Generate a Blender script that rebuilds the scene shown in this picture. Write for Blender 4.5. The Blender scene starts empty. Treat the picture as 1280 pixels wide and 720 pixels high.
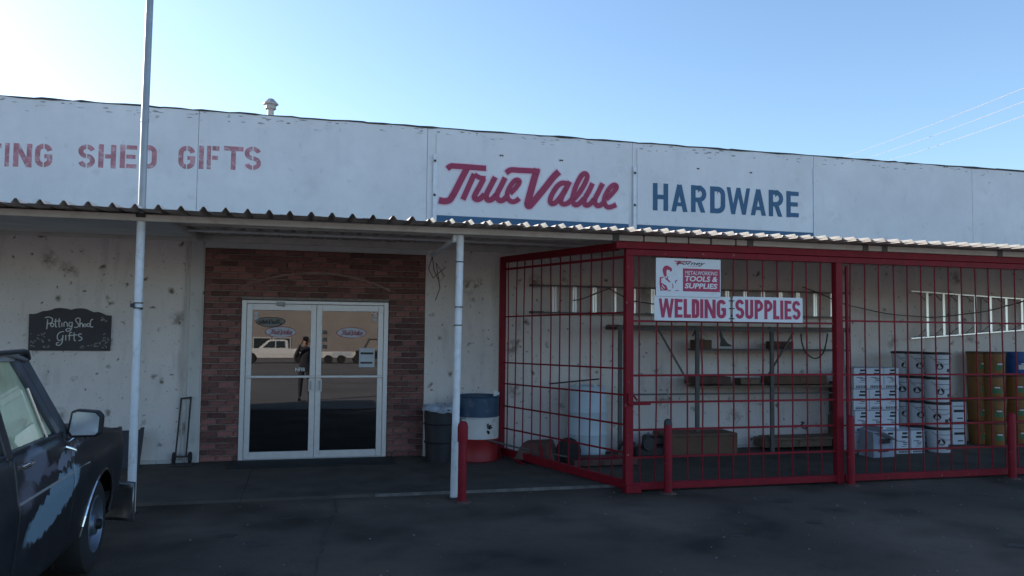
import bpy, bmesh, math, random
from math import sin, cos, pi, radians
from mathutils import Vector, Matrix
random.seed(7)
S = bpy.context.scene
COL = S.collection

# ------------------------------------------------------------------ camera
F, YAW, PITCH, ROLL = 1000.48, .25088, .05281, .01126
CAM = Vector((.82517, -11.47916, 1.80603))
fw = Vector((sin(YAW)*cos(PITCH), cos(YAW)*cos(PITCH), sin(PITCH)))
rt0 = Vector((cos(YAW), -sin(YAW), 0)); up0 = rt0.cross(fw)
rt = rt0*cos(ROLL)+up0*sin(ROLL); up = -rt0*sin(ROLL)+up0*cos(ROLL)
cd = bpy.data.cameras.new('camera'); cam = bpy.data.objects.new('camera', cd); COL.objects.link(cam)
cd.sensor_width = 36; cd.lens = F/1280*36; cd.clip_start = .05; cd.clip_end = 3000
cam.matrix_world = Matrix(((rt.x, up.x, -fw.x, CAM.x), (rt.y, up.y, -fw.y, CAM.y), (rt.z, up.z, -fw.z, CAM.z), (0, 0, 0, 1)))
S.camera = cam
def at(u, v, Y=None, Z=None, X=None):
    """world point on the plane y=Y (or z=Z, x=X) measured from a photo position"""
    d = fw+rt*((u-640)/F)-up*((v-360)/F)
    if Y is not None: t = (Y-CAM.y)/d.y
    elif Z is not None: t = (Z-CAM.z)/d.z
    else: t = (X-CAM.x)/d.x
    return CAM+d*t
# ------------------------------------------------------------------ light
SUN_EL, SUN_BACK = radians(21), radians(38)       # low sun behind the building, from the left
sdir = Vector((-cos(SUN_BACK)*cos(SUN_EL), sin(SUN_BACK)*cos(SUN_EL), sin(SUN_EL)))
w = bpy.data.worlds.new('World'); S.world = w; w.use_nodes = True
nt = w.node_tree; nt.nodes.clear()
sky = nt.nodes.new('ShaderNodeTexSky'); sky.sky_type = 'NISHITA'; sky.sun_disc = False
sky.sun_elevation = SUN_EL; sky.sun_rotation = math.atan2(sdir.x, sdir.y); sky.dust_density = 1.1; sky.air_density = 1.1; sky.ozone_density = 3.6
bg = nt.nodes.new('ShaderNodeBackground'); bg.inputs[1].default_value = .12
wo = nt.nodes.new('ShaderNodeOutputWorld'); nt.links.new(sky.outputs[0], bg.inputs[0]); nt.links.new(bg.outputs[0], wo.inputs[0])
sl = bpy.data.lights.new('sun', 'SUN'); sl.energy = 3.6; sl.angle = radians(.5); sl.color = (1, .93, .84)
so = bpy.data.objects.new('sun', sl); COL.objects.link(so); so.rotation_euler = sdir.to_track_quat('Z', 'Y').to_euler(); so.location = (-20, 20, 20)
S.view_settings.view_transform = 'Standard'; S.view_settings.look = 'None'
S.view_settings.exposure = 1.18; S.view_settings.gamma = 1
S.render.engine = 'CYCLES'
S.render.resolution_x, S.render.resolution_y = 1024, 576

# ------------------------------------------------------------------ materials
def mat(name, col, rough=.7, metal=0, var=.12, scale=6, bump=0, bscale=40, stain=None, sscale=3, samt=.5, spec=.5, rnd=0, detail=6, coat=0):
    m = bpy.data.materials.new(name); m.use_nodes = True; n = m.node_tree.nodes; l = m.node_tree.links
    b = n['Principled BSDF']; b.inputs['Roughness'].default_value = rough; b.inputs['Metallic'].default_value = metal
    b.inputs['Specular IOR Level'].default_value = spec; b.inputs['Coat Weight'].default_value = coat
    tc = n.new('ShaderNodeTexCoord'); ns = n.new('ShaderNodeTexNoise'); ns.inputs['Scale'].default_value = scale; ns.inputs['Detail'].default_value = detail
    l.new(tc.outputs['Object'], ns.inputs['Vector'])
    r = n.new('ShaderNodeValToRGB'); r.color_ramp.elements[0].position = .3; r.color_ramp.elements[1].position = .7
    c = Vector(col)
    r.color_ramp.elements[0].color = (*[max(0, x*(1-var)) for x in c], 1); r.color_ramp.elements[1].color = (*[min(1, x*(1+var)) for x in c], 1)
    l.new(ns.outputs[0], r.inputs[0]); out = r.outputs[0]
    if stain:
        n2 = n.new('ShaderNodeTexNoise'); n2.inputs['Scale'].default_value = sscale; n2.inputs['Detail'].default_value = 8; n2.inputs['Roughness'].default_value = .65
        l.new(tc.outputs['Object'], n2.inputs['Vector'])
        r2 = n.new('ShaderNodeValToRGB'); r2.color_ramp.elements[0].position = .52; r2.color_ramp.elements[1].position = .68
        r2.color_ramp.elements[1].color = (samt, samt, samt, 1)
        l.new(n2.outputs[0], r2.inputs[0]); mx = n.new('ShaderNodeMixRGB'); l.new(r2.outputs[0], mx.inputs[0]); l.new(out, mx.inputs[1]); mx.inputs[2].default_value = (*stain, 1); out = mx.outputs[0]
    if rnd:
        oi = n.new('ShaderNodeObjectInfo'); mr = n.new('ShaderNodeMapRange'); mr.inputs[3].default_value = 1-rnd; mr.inputs[4].default_value = 1+rnd
        l.new(oi.outputs['Random'], mr.inputs[0]); vm = n.new('ShaderNodeVectorMath'); vm.operation = 'SCALE'; l.new(out, vm.inputs[0]); l.new(mr.outputs[0], vm.inputs['Scale']); out = vm.outputs[0]
    l.new(out, b.inputs['Base Color'])
    if bump:
        n3 = n.new('ShaderNodeTexNoise'); n3.inputs['Scale'].default_value = bscale; n3.inputs['Detail'].default_value = 5; l.new(tc.outputs['Object'], n3.inputs['Vector'])
        bp = n.new('ShaderNodeBump'); bp.inputs['Strength'].default_value = bump; bp.inputs['Distance'].default_value = .01; l.new(n3.outputs[0], bp.inputs['Height']); l.new(bp.outputs[0], b.inputs['Normal'])
    return m
def wall_mat(name, col, spot, amount, dens=1.2, grime=.5):
    """old painted plaster: soft tone changes, scattered smudges, flaked spots, dust runs"""
    m = bpy.data.materials.new(name); m.use_nodes = True; n = m.node_tree.nodes; l = m.node_tree.links
    b = n['Principled BSDF']; b.inputs['Roughness'].default_value = .85; b.inputs['Specular IOR Level'].default_value = .25
    tc = n.new('ShaderNodeTexCoord'); P = tc.outputs['Object']
    def noise(s, d=6, vec=None, ro=.55):
        x = n.new('ShaderNodeTexNoise'); x.inputs['Scale'].default_value = s; x.inputs['Detail'].default_value = d; x.inputs['Roughness'].default_value = ro; l.new(vec or P, x.inputs['Vector']); return x.outputs[0]
    def ramp(x, a, bb, c0=(0, 0, 0, 1), c1=(1, 1, 1, 1)):
        r = n.new('ShaderNodeValToRGB'); r.color_ramp.elements[0].position = a; r.color_ramp.elements[1].position = bb; r.color_ramp.elements[0].color = c0; r.color_ramp.elements[1].color = c1; l.new(x, r.inputs[0]); return r.outputs[0]
    def mul(a, bb):
        x = n.new('ShaderNodeMath'); x.operation = 'MULTIPLY'
        l.new(a, x.inputs[0])
        if isinstance(bb, float): x.inputs[1].default_value = bb
        else: l.new(bb, x.inputs[1])
        return x.outputs[0]
    def mix(f, a, c):
        x = n.new('ShaderNodeMixRGB'); l.new(f, x.inputs[0]); l.new(a, x.inputs[1]); x.inputs[2].default_value = (*c, 1); return x.outputs[0]
    base = ramp(noise(.9, 5), .3, .7, (*[c*.90 for c in col], 1), (*[c*1.05 for c in col], 1))
    base = mix(mul(ramp(noise(5, 8), .45, .75), .25), base, [c*.8 for c in col])
    # smudges: warped voronoi cells, only some of them
    sp = n.new('ShaderNodeSeparateXYZ'); l.new(P, sp.inputs[0]); cb = n.new('ShaderNodeCombineXYZ'); l.new(sp.outputs[0], cb.inputs[0]); l.new(sp.outputs[2], cb.inputs[1])
    nv = n.new('ShaderNodeTexNoise'); nv.inputs['Scale'].default_value = 7; l.new(P, nv.inputs['Vector'])
    va = n.new('ShaderNodeVectorMath'); va.operation = 'SCALE'; va.inputs['Scale'].default_value = .16; l.new(nv.outputs['Color'], va.inputs[0])
    vb = n.new('ShaderNodeVectorMath'); vb.operation = 'ADD'; l.new(cb.outputs[0], vb.inputs[0]); l.new(va.outputs[0], vb.inputs[1])
    for sc, rad, am in ((dens*.75, .10, amount*.7), (dens*1.7, .085, amount*.95), (dens*3.6, .07, amount), (dens*11, .10, amount*.5)):
        v = n.new('ShaderNodeTexVoronoi'); v.voronoi_dimensions = '2D'; v.inputs['Scale'].default_value = sc; l.new(vb.outputs[0], v.inputs['Vector'])
        f = ramp(v.outputs['Distance'], rad*.3, rad*1.3, (1, 1, 1, 1), (0, 0, 0, 1))
        g = ramp(v.outputs['Color'], .28, .36)
        f = mul(mul(mul(f, g), ramp(noise(9), .40, .56)), float(am)); base = mix(f, base, spot)
    # thin cracks of dirt
    ms = n.new('ShaderNodeMapping'); ms.inputs['Scale'].default_value = (5, 5, .9); l.new(P, ms.inputs['Vector'])
    base = mix(mul(mul(ramp(noise(1.4, 7, ms.outputs[0]), .52, .72), ramp(noise(1.1), .4, .6)), .28*grime), base, [c*.62 for c in spot])
    l.new(base, b.inputs['Base Color'])
    bp = n.new('ShaderNodeBump'); bp.inputs['Strength'].default_value = .45; bp.inputs['Distance'].default_value = .012
    l.new(noise(14, 10, None, .7), bp.inputs['Height']); l.new(bp.outputs[0], b.inputs['Normal'])
    return m
def glass_mat(name, tint, refl, dust=0, dust_haze_col=(.5, .5, .4), rcol=(1, 1, 1), rough=.0):
    m = bpy.data.materials.new(name); m.use_nodes = True; n = m.node_tree.nodes; l = m.node_tree.links; n.clear()
    o = n.new('ShaderNodeOutputMaterial'); t = n.new('ShaderNodeBsdfTransparent'); t.inputs[0].default_value = (*tint, 1)
    g = n.new('ShaderNodeBsdfGlossy'); g.inputs['Roughness'].default_value = rough; g.inputs[0].default_value = (*rcol, 1)
    fr = n.new('ShaderNodeFresnel'); fr.inputs[0].default_value = 1.5
    mp = n.new('ShaderNodeMath'); mp.operation = 'ADD'; mp.use_clamp = True; l.new(fr.outputs[0], mp.inputs[0]); mp.inputs[1].default_value = refl
    mx = n.new('ShaderNodeMixShader'); l.new(mp.outputs[0], mx.inputs[0]); l.new(t.outputs[0], mx.inputs[1]); l.new(g.outputs[0], mx.inputs[2])
    out = mx.outputs[0]
    if dust:  # dust layer; in the truck side windows it is painted haze
        d = n.new('ShaderNodeBsdfDiffuse'); d.inputs[0].default_value = (*dust_haze_col, 1)
        tc = n.new('ShaderNodeTexCoord'); ns = n.new('ShaderNodeTexNoise'); ns.inputs['Scale'].default_value = 3; ns.inputs['Detail'].default_value = 6; l.new(tc.outputs['Object'], ns.inputs[0])
        mr = n.new('ShaderNodeMapRange'); mr.inputs[1].default_value = .3; mr.inputs[2].default_value = .7; mr.inputs[3].default_value = dust*.6; mr.inputs[4].default_value = dust*1.4; l.new(ns.outputs[0], mr.inputs[0])
        m2 = n.new('ShaderNodeMixShader'); l.new(mr.outputs[0], m2.inputs[0]); l.new(out, m2.inputs[1]); l.new(d.outputs[0], m2.inputs[2]); out = m2.outputs[0]
    l.new(out, o.inputs[0]); return m
M = {}
M['fascia'] = wall_mat('fascia_paint', (.80, .775, .75), (.40, .35, .31), .22, .8, .35)
M['plaster'] = wall_mat('plaster', (.78, .715, .675), (.12, .075, .05), .95, 1.25, 1.0)
M['cageplaster'] = M['plaster']
M['pilaster'] = wall_mat('pilaster_paint', (.62, .60, .57), (.25, .2, .17), .4, 1.6, .8)
M['tar'] = mat('tar_edge', (.05, .045, .04), .9, stain=(.2, .18, .16), sscale=9)
M['brick'] = mat('brick', (.195, .078, .064), .85, var=.25, scale=14, bump=.5, bscale=60, rnd=.5, stain=(.17, .13, .12), sscale=5, samt=.5)
M['mortar'] = mat('mortar', (.29, .235, .215), .95, var=.2, scale=20, bump=.4)
M['archm'] = mat('arch_plaster', (.30, .20, .17), .9, var=.3)
M['asphalt'] = mat('asphalt', (.088, .071, .057), .9, var=.65, scale=.9, bump=.8, bscale=90, stain=(.020, .018, .017), sscale=.45, samt=.85, spec=.25, detail=12)
M['slab'] = mat('slab_concrete', (.090, .078, .066), .9, var=.2, scale=2.5, bump=.3, bscale=80, stain=(.036, .032, .03), sscale=1.1, samt=.7, spec=.3)
M['lot'] = mat('lot_far', (.215, .192, .172), .95, var=.2, scale=.3)
M['alu'] = mat('aluminium', (.70, .68, .67), .42, .35, var=.05, scale=12)
M['steel'] = mat('galvanised', (.42, .41, .40), .55, .3, var=.15, scale=8, stain=(.22, .16, .12), sscale=4, samt=.4)
M['sheet'] = mat('canopy_sheet', (.62, .54, .48), .65, .0, var=.18, scale=5, stain=(.2, .13, .1), sscale=3, samt=.55)
M['sheetlight'] = mat('canopy_sheet_pale', (.55, .54, .52), .6, .05, var=.08, scale=5)
M['soffit'] = mat('soffit', (.70, .68, .65), .8, var=.1, scale=2)
M['beam'] = mat('beam_paint', (.60, .55, .50), .65, var=.08, scale=4, stain=(.33, .24, .19), sscale=6, samt=.35)
M['white'] = mat('white_paint', (.76, .77, .78), .5, var=.05, scale=6, stain=(.3, .26, .22), sscale=9, samt=.35)
M['pole'] = mat('pole_metal', (.30, .32, .34), .45, .5, var=.1)
M['red'] = mat('red_paint', (.22, .007, .017), .55, var=.14, scale=7, stain=(.13, .008, .012), sscale=10, samt=.6, spec=.25)
M['redchip'] = mat('red_paint_chipped', (.22, .008, .018), .55, var=.14, scale=7, stain=(.50, .34, .34), sscale=17, samt=.0, spec=.25)
for nd in M['redchip'].node_tree.nodes:
    if nd.type == 'VALTORGB' and abs(nd.color_ramp.elements[0].position-.52) < .01: nd.color_ramp.elements[0].position = .66; nd.color_ramp.elements[1].position = .70; nd.color_ramp.elements[1].color = (.8, .8, .8, 1)
M['board'] = mat('sign_white', (.74, .75, .76), .5, var=.03, scale=3, stain=(.55, .54, .52), sscale=5, samt=.35)
M['logo'] = mat('logo_red', (.34, .025, .075), .5, var=.06)
M['logoedge'] = mat('logo_edge', (.78, .58, .64), .6, var=.03)
M['signred'] = mat('sign_red', (.42, .025, .09), .5, var=.06)
M['blue'] = mat('sign_blue', (.025, .10, .19), .5, var=.1, scale=3)
M['stencil'] = mat('stencil_red', (.50, .21, .23), .85, var=.25, scale=9, stain=(.72, .62, .62), sscale=14, samt=.75)
M['black'] = mat('black', (.015, .015, .017), .5, var=.2)
M['ink'] = mat('ink', (.02, .02, .022), .7, var=.1)
M['rubber'] = mat('rubber', (.022, .022, .023), .85, var=.2)
M['slate'] = mat('slate_board', (.055, .05, .055), .7, var=.15, scale=5)
M['chalk'] = mat('chalk_white', (.62, .62, .60), .8, var=.15, scale=30)
M['chalkdim'] = mat('chalk_dim', (.28, .27, .26), .8, var=.3, scale=30)
M['doorglass'] = glass_mat('door_glass', (.38, .36, .34), .10, rcol=(.88, .85, .83))
M['paper'] = mat('paper', (.55, .58, .62), .7, var=.1, scale=10)
M['carton'] = mat('white_carton', (.62, .66, .72), .75, var=.05, scale=5)
M['cartonblue'] = mat('grey_carton', (.30, .33, .40), .8, var=.15, scale=5)
M['pail'] = mat('white_pail', (.60, .62, .66), .45, var=.05, scale=5)
M['orange'] = mat('orange_pail', (.27, .12, .032), .5, var=.1, scale=4)
M['bluepail'] = mat('blue_pail', (.02, .09, .30), .5, var=.1)
M['green'] = mat('green_print', (.06, .16, .07), .6, var=.2)
M['barrelplastic'] = mat('pale_blue_plastic', (.50, .61, .68), .45, var=.08, scale=3)
M['drumblue'] = mat('drum_blue', (.03, .07, .13), .5, var=.2, scale=5, stain=(.3, .3, .3), sscale=9, samt=.3)
M['drumwhite'] = mat('drum_white', (.66, .64, .62), .55, var=.06, scale=5, stain=(.1, .08, .07), sscale=6, samt=.8)
M['drumred'] = mat('drum_red', (.30, .018, .02), .5, var=.15, scale=4)
M['bin'] = mat('bin_plastic', (.022, .022, .028), .5, var=.15)
M['bag'] = mat('bag_film', (.36, .42, .50), .3, var=.1, scale=12)
M['wood'] = mat('raw_wood', (.17, .12, .085), .85, var=.25, scale=8, bump=.3)
M['cardboard'] = mat('cardboard', (.14, .085, .055), .9, var=.15, scale=5)
M['rust'] = mat('rusty_steel', (.10, .055, .045), .8, .1, var=.35, scale=9)
M['dark'] = mat('dark_steel', (.05, .048, .05), .6, .3, var=.2)
M['rack'] = mat('rack_steel', (.12, .11, .105), .65, .2, var=.2, stain=(.09, .05, .04), sscale=6)
M['ladder'] = mat('ladder_aluminium', (.95, .95, .95), .32, .75, var=.03)
M['ladderrail'] = mat('ladder_rail', (.16, .15, .145), .5, .3, var=.2)
M['interior'] = mat('shop_interior', (.10, .09, .08), .9)
M['chrome'] = mat('chrome', (.65, .66, .68), .18, 1, var=.05)
M['bumper'] = mat('dull_chrome', (.26, .26, .27), .35, .8, var=.3)
M['rim'] = mat('rim_steel', (.17, .20, .25), .42, .6, var=.1)
M['cabpaint'] = mat('truck_cab_grey', (.075, .08, .095), .4, var=.2, scale=4, stain=(.14, .15, .18), sscale=4, samt=.6)
M['roofpaint'] = mat('truck_roof_paint', (.33, .34, .37), .35, var=.12, scale=3)
M['hood'] = mat('hood_paint', (.035, .022, .022), .45, var=.3, scale=4, stain=(.09, .055, .05), sscale=3, samt=.6)
M['carglass'] = glass_mat('truck_glass', (.70, .78, .60), .02, .62, (.66, .70, .47))  # yellowish diffuse share paints in the bright haze of the side windows
M['screen'] = glass_mat('truck_screen', (.45, .5, .48), .04, .06, (.3, .3, .28))
M['mirrorglass'] = mat('mirror_glass', (.62, .66, .68), .12, .55, var=.03)
M['seat'] = mat('seat_vinyl', (.10, .11, .11), .7)
M['offwhite'] = mat('far_truck_white', (.80, .78, .74), .35, var=.03, coat=.4)
M['tan'] = mat('far_wall_tan', (.30, .262, .238), .9, var=.08, scale=.6)
M['farglass'] = mat('far_window', (.035, .045, .05), .15, 0, var=.1)
M['skin'] = mat('skin', (.42, .26, .19), .6, var=.05)
M['cloth'] = mat('dark_shirt', (.04, .04, .05), .9)
M['jeans'] = mat('jeans', (.05, .07, .12), .9)
M['patched'] = None
def truck_paint():
    m = bpy.data.materials.new('patched_truck_paint'); m.use_nodes = True; n = m.node_tree.nodes; l = m.node_tree.links
    b = n['Principled BSDF']; b.inputs['Roughness'].default_value = .42; b.inputs['Specular IOR Level'].default_value = .5
    tc = n.new('ShaderNodeTexCoord'); P = tc.outputs['Object']
    def noise(s, d=7):
        x = n.new('ShaderNodeTexNoise'); x.inputs['Scale'].default_value = s; x.inputs['Detail'].default_value = d; x.inputs['Roughness'].default_value = .62; l.new(P, x.inputs[0]); return x
    base = n.new('ShaderNodeValToRGB'); base.color_ramp.elements[0].position = .35; base.color_ramp.elements[1].position = .7
    base.color_ramp.elements[0].color = (.012, .013, .017, 1); base.color_ramp.elements[1].color = (.034, .033, .038, 1); l.new(noise(3).outputs[0], base.inputs[0]); out = base.outputs[0]
    # sanded primer patches, each with its own place on the door and fender (y, z, ry, rz, tilt, colour)
    nz = noise(13); sc = n.new('ShaderNodeVectorMath'); sc.operation = 'MULTIPLY_ADD'; sc.inputs[1].default_value = (.16, .16, .16); l.new(nz.outputs['Color'], sc.inputs[0]); l.new(P, sc.inputs[2])
    for (y, z, ry, rz, tilt, col, soft) in ((-6.12, .755, .52, .115, .20, (.20, .29, .36), .05), (-6.42, 1.03, .20, .10, .0, (.13, .14, .18), .1), (-5.82, .98, .26, .045, .15, (.20, .22, .27), .05),
                                     (-6.62, .90, .12, .07, .2, (.13, .12, .15), .3), (-5.72, 1.09, .10, .07, 0, (.09, .06, .065), .2), (-6.20, .96, .14, .03, 0, (.12, .11, .14), .2)):
        mp = n.new('ShaderNodeMapping'); mp.vector_type = 'TEXTURE'; mp.inputs['Location'].default_value = (0, y+6.6+.08, z+.08); mp.inputs['Rotation'].default_value = (tilt, 0, 0); mp.inputs['Scale'].default_value = (50, ry, rz)
        l.new(sc.outputs[0], mp.inputs[0]); ln = n.new('ShaderNodeVectorMath'); ln.operation = 'LENGTH'; l.new(mp.outputs[0], ln.inputs[0])
        mr = n.new('ShaderNodeMapRange'); mr.inputs[1].default_value = 1-soft; mr.inputs[2].default_value = 1+soft; mr.inputs[3].default_value = 1; mr.inputs[4].default_value = 0; l.new(ln.outputs['Value'], mr.inputs[0])
        mx = n.new('ShaderNodeMixRGB'); l.new(mr.outputs[0], mx.inputs[0]); l.new(out, mx.inputs[1]); mx.inputs[2].default_value = (*col, 1); out = mx.outputs[0]
    l.new(out, b.inputs['Base Color']); return m
M['patched'] = truck_paint()

# ------------------------------------------------------------------ mesh helpers
class MB:
    def __init__(s): s.v = []; s.f = []; s.mi = []
    def add(s, vs, fs, mi=0):
        o = len(s.v); s.v += [tuple(v) for v in vs]; s.f += [tuple(i+o for i in f) for f in fs]; s.mi += [mi]*len(fs)
    def box(s, a, b, mi=0):
        x0, y0, z0 = [min(p, q) for p, q in zip(a, b)]; x1, y1, z1 = [max(p, q) for p, q in zip(a, b)]
        s.add([(x0, y0, z0), (x1, y0, z0), (x1, y1, z0), (x0, y1, z0), (x0, y0, z1), (x1, y0, z1), (x1, y1, z1), (x0, y1, z1)],
              [(0, 3, 2, 1), (4, 5, 6, 7), (0, 1, 5, 4), (1, 2, 6, 5), (2, 3, 7, 6), (3, 0, 4, 7)], mi); return s
    def bar(s, a, b, w, h=None, upv=(0, 0, 1), mi=0):
        """rectangular bar from a to b, w across, h along upv"""
        a = Vector(a); b = Vector(b); h = h or w; d = (b-a).normalized(); u = Vector(upv)
        if abs(d.dot(u)) > .98: u = Vector((0, 1, 0))
        r = d.cross(u).normalized(); u = r.cross(d)
        vs = []
        for p in (a, b):
            for i, j in ((-1, -1), (1, -1), (1, 1), (-1, 1)): vs.append(p+r*(i*w/2)+u*(j*h/2))
        s.add(vs, [(0, 1, 2, 3), (7, 6, 5, 4), (0, 4, 5, 1), (1, 5, 6, 2), (2, 6, 7, 3), (3, 7, 4, 0)], mi); return s
    def tube(s, pts, r, n=8, mi=0, caps=True):
        pts = [Vector(p) for p in pts]; rr = r if isinstance(r, (list, tuple)) else [r]*len(pts); vs = []; fs = []; pu = None
        for i, p in enumerate(pts):
            d = (pts[min(i+1, len(pts)-1)]-pts[max(i-1, 0)]).normalized()
            if pu is None: pu = Vector((0, 0, 1)) if abs(d.z) < .9 else Vector((1, 0, 0))
            x = d.cross(pu).normalized(); y = x.cross(d); pu = y
            for k in range(n): a = 2*pi*k/n; vs.append(p+x*cos(a)*rr[i]+y*sin(a)*rr[i])
        for i in range(len(pts)-1):
            for k in range(n): fs.append((i*n+k, i*n+(k+1) % n, (i+1)*n+(k+1) % n, (i+1)*n+k))
        if caps: fs.append(tuple(range(n))[::-1]); fs.append(tuple((len(pts)-1)*n+k for k in range(n)))
        s.add(vs, fs, mi); return s
    def lathe(s, prof, c=(0, 0, 0), n=20, mi=0, axis='z', ang=(0, 2*pi)):
        vs = []; fs = []; c = Vector(c); full = abs(ang[1]-ang[0]-2*pi) < 1e-6; m = n if full else n+1
        for r, z in prof:
            for k in range(m):
                a = ang[0]+(ang[1]-ang[0])*k/n; x, y = cos(a)*r, sin(a)*r
                vs.append(c+(Vector((x, y, z)) if axis == 'z' else Vector((z, x, y)) if axis == 'x' else Vector((x, z, y))))
        for i in range(len(prof)-1):
            for k in range(n): k2 = (k+1) % m; fs.append((i*m+k, i*m+k2, (i+1)*m+k2, (i+1)*m+k))
        s.add(vs, fs, mi); return s
    def prism(s, poly, y0, y1, fn=None, mi=0):
        """2-D polygon (x,z) given depth between y0 and y1"""
        k = len(poly); vs = [(p[0], y0, p[1]) for p in poly]+[(p[0], y1, p[1]) for p in poly]
        if fn: vs = [fn(*v) for v in vs]
        s.add(vs, [tuple(range(k)), tuple(range(2*k-1, k-1, -1))]+[(i, i+k, (i+1) % k+k, (i+1) % k) for i in range(k)], mi); return s
    def build(s, name, m, parent=None, smooth=False, bevel=0, off=None, ang=40):
        me = bpy.data.meshes.new(name)
        vs = s.v if off is None else [tuple(Vector(v)-Vector(off)) for v in s.v]
        me.from_pydata(vs, [], s.f)
        for x in (m if isinstance(m, (list, tuple)) else [m]): me.materials.append(x)
        for p, i in zip(me.polygons, s.mi): p.material_index = i
        bm = bmesh.new(); bm.from_mesh(me)
        bmesh.ops.recalc_face_normals(bm, faces=bm.faces)
        if bevel: bmesh.ops.bevel(bm, geom=list(bm.edges), offset=bevel, segments=1, affect='EDGES', clamp_overlap=True)
        bm.to_mesh(me); bm.free()
        if smooth:
            me.shade_smooth()
            try: me.set_sharp_from_angle(angle=radians(ang))
            except Exception: pass
        o = bpy.data.objects.new(name, me); COL.objects.link(o)
        if parent: o.parent = parent
        return o
def tag(o, label=None, cat=None, group=None, kind=None):
    if label: o['label'] = label
    if cat: o['category'] = cat
    if group: o['group'] = group
    if kind: o['kind'] = kind
    return o
def thing(name, label, cat, loc=(0, 0, 0), rz=0, group=None):
    o = bpy.data.objects.new(name, None); COL.objects.link(o); o.location = loc; o.rotation_euler = (0, 0, rz); o.empty_display_size = .2
    return tag(o, label, cat, group)
def dup(root, loc=None, rz=None, label=None, group=None):
    def cp(o, par):
        c = o.copy(); COL.objects.link(c); c.parent = par
        for ch in list(o.children): cp(ch, c)
        return c
    r = cp(root, None)
    if loc is not None: r.location = loc
    if rz is not None: r.rotation_euler = (0, 0, rz)
    if label: r['label'] = label
    if group: r['group'] = group
    return r
def part(name, mb, m, parent, **k):
    """mesh given in world coordinates, stored relative to its (unrotated) thing"""
    off = Vector((0, 0, 0)); p = parent
    while p: off += p.location; p = p.parent
    return mb.build(name, m, parent, off=off, **k)

# 2-D strokes and letters
def clip(poly, x0, x1, z0, z1):
    for ax, lim, sg in ((0, x0, 1), (0, x1, -1), (1, z0, 1), (1, z1, -1)):
        out = []
        for i in range(len(poly)):
            a, b = poly[i-1], poly[i]; ia, ib = sg*(a[ax]-lim) >= 0, sg*(b[ax]-lim) >= 0
            if ia != ib: t = (lim-a[ax])/(b[ax]-a[ax]); out.append((a[0]+(b[0]-a[0])*t, a[1]+(b[1]-a[1])*t))
            if ib: out.append(b)
        poly = out
        if len(poly) < 3: return []
    return poly
def spline(P, n=5):
    out = []
    for i in range(len(P)-1):
        a, b, c, d = P[max(i-1, 0)], P[i], P[i+1], P[min(i+2, len(P)-1)]
        for k in range(n):
            t = k/n; out.append(tuple(.5*((2*b[j])+(-a[j]+c[j])*t+(2*a[j]-5*b[j]+4*c[j]-d[j])*t*t+(-a[j]+3*b[j]-3*c[j]+d[j])*t**3) for j in (0, 1)))
    return out+[P[-1]]
def ribbon(P, w, ext=0, rnd_=False):
    P = [Vector(p[:2]) for p in P]
    if ext:
        P[0] = P[0]+(P[0]-P[1]).normalized()*ext; P[-1] = P[-1]+(P[-1]-P[-2]).normalized()*ext
    L = []; R_ = []
    for i, p in enumerate(P):
        d0 = (p-P[i-1]).normalized() if i else (P[1]-p).normalized(); d1 = (P[i+1]-p).normalized() if i < len(P)-1 else d0
        n0 = Vector((-d0.y, d0.x)); n1 = Vector((-d1.y, d1.x)); m = (n0+n1)
        m = m.normalized() if m.length > .1 else n0
        k = min(1/max(m.dot(n0), .35), 2.2); L.append(p+m*k*w/2); R_.append(p-m*k*w/2)
    return [[tuple(L[i]), tuple(L[i+1]), tuple(R_[i+1]), tuple(R_[i])] for i in range(len(P)-1)]
def arc(cx, cz, rx, rz, a0, a1, n=8): return [(cx+rx*cos(radians(a0+(a1-a0)*i/n)), cz+rz*sin(radians(a0+(a1-a0)*i/n))) for i in range(n+1)]
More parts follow.
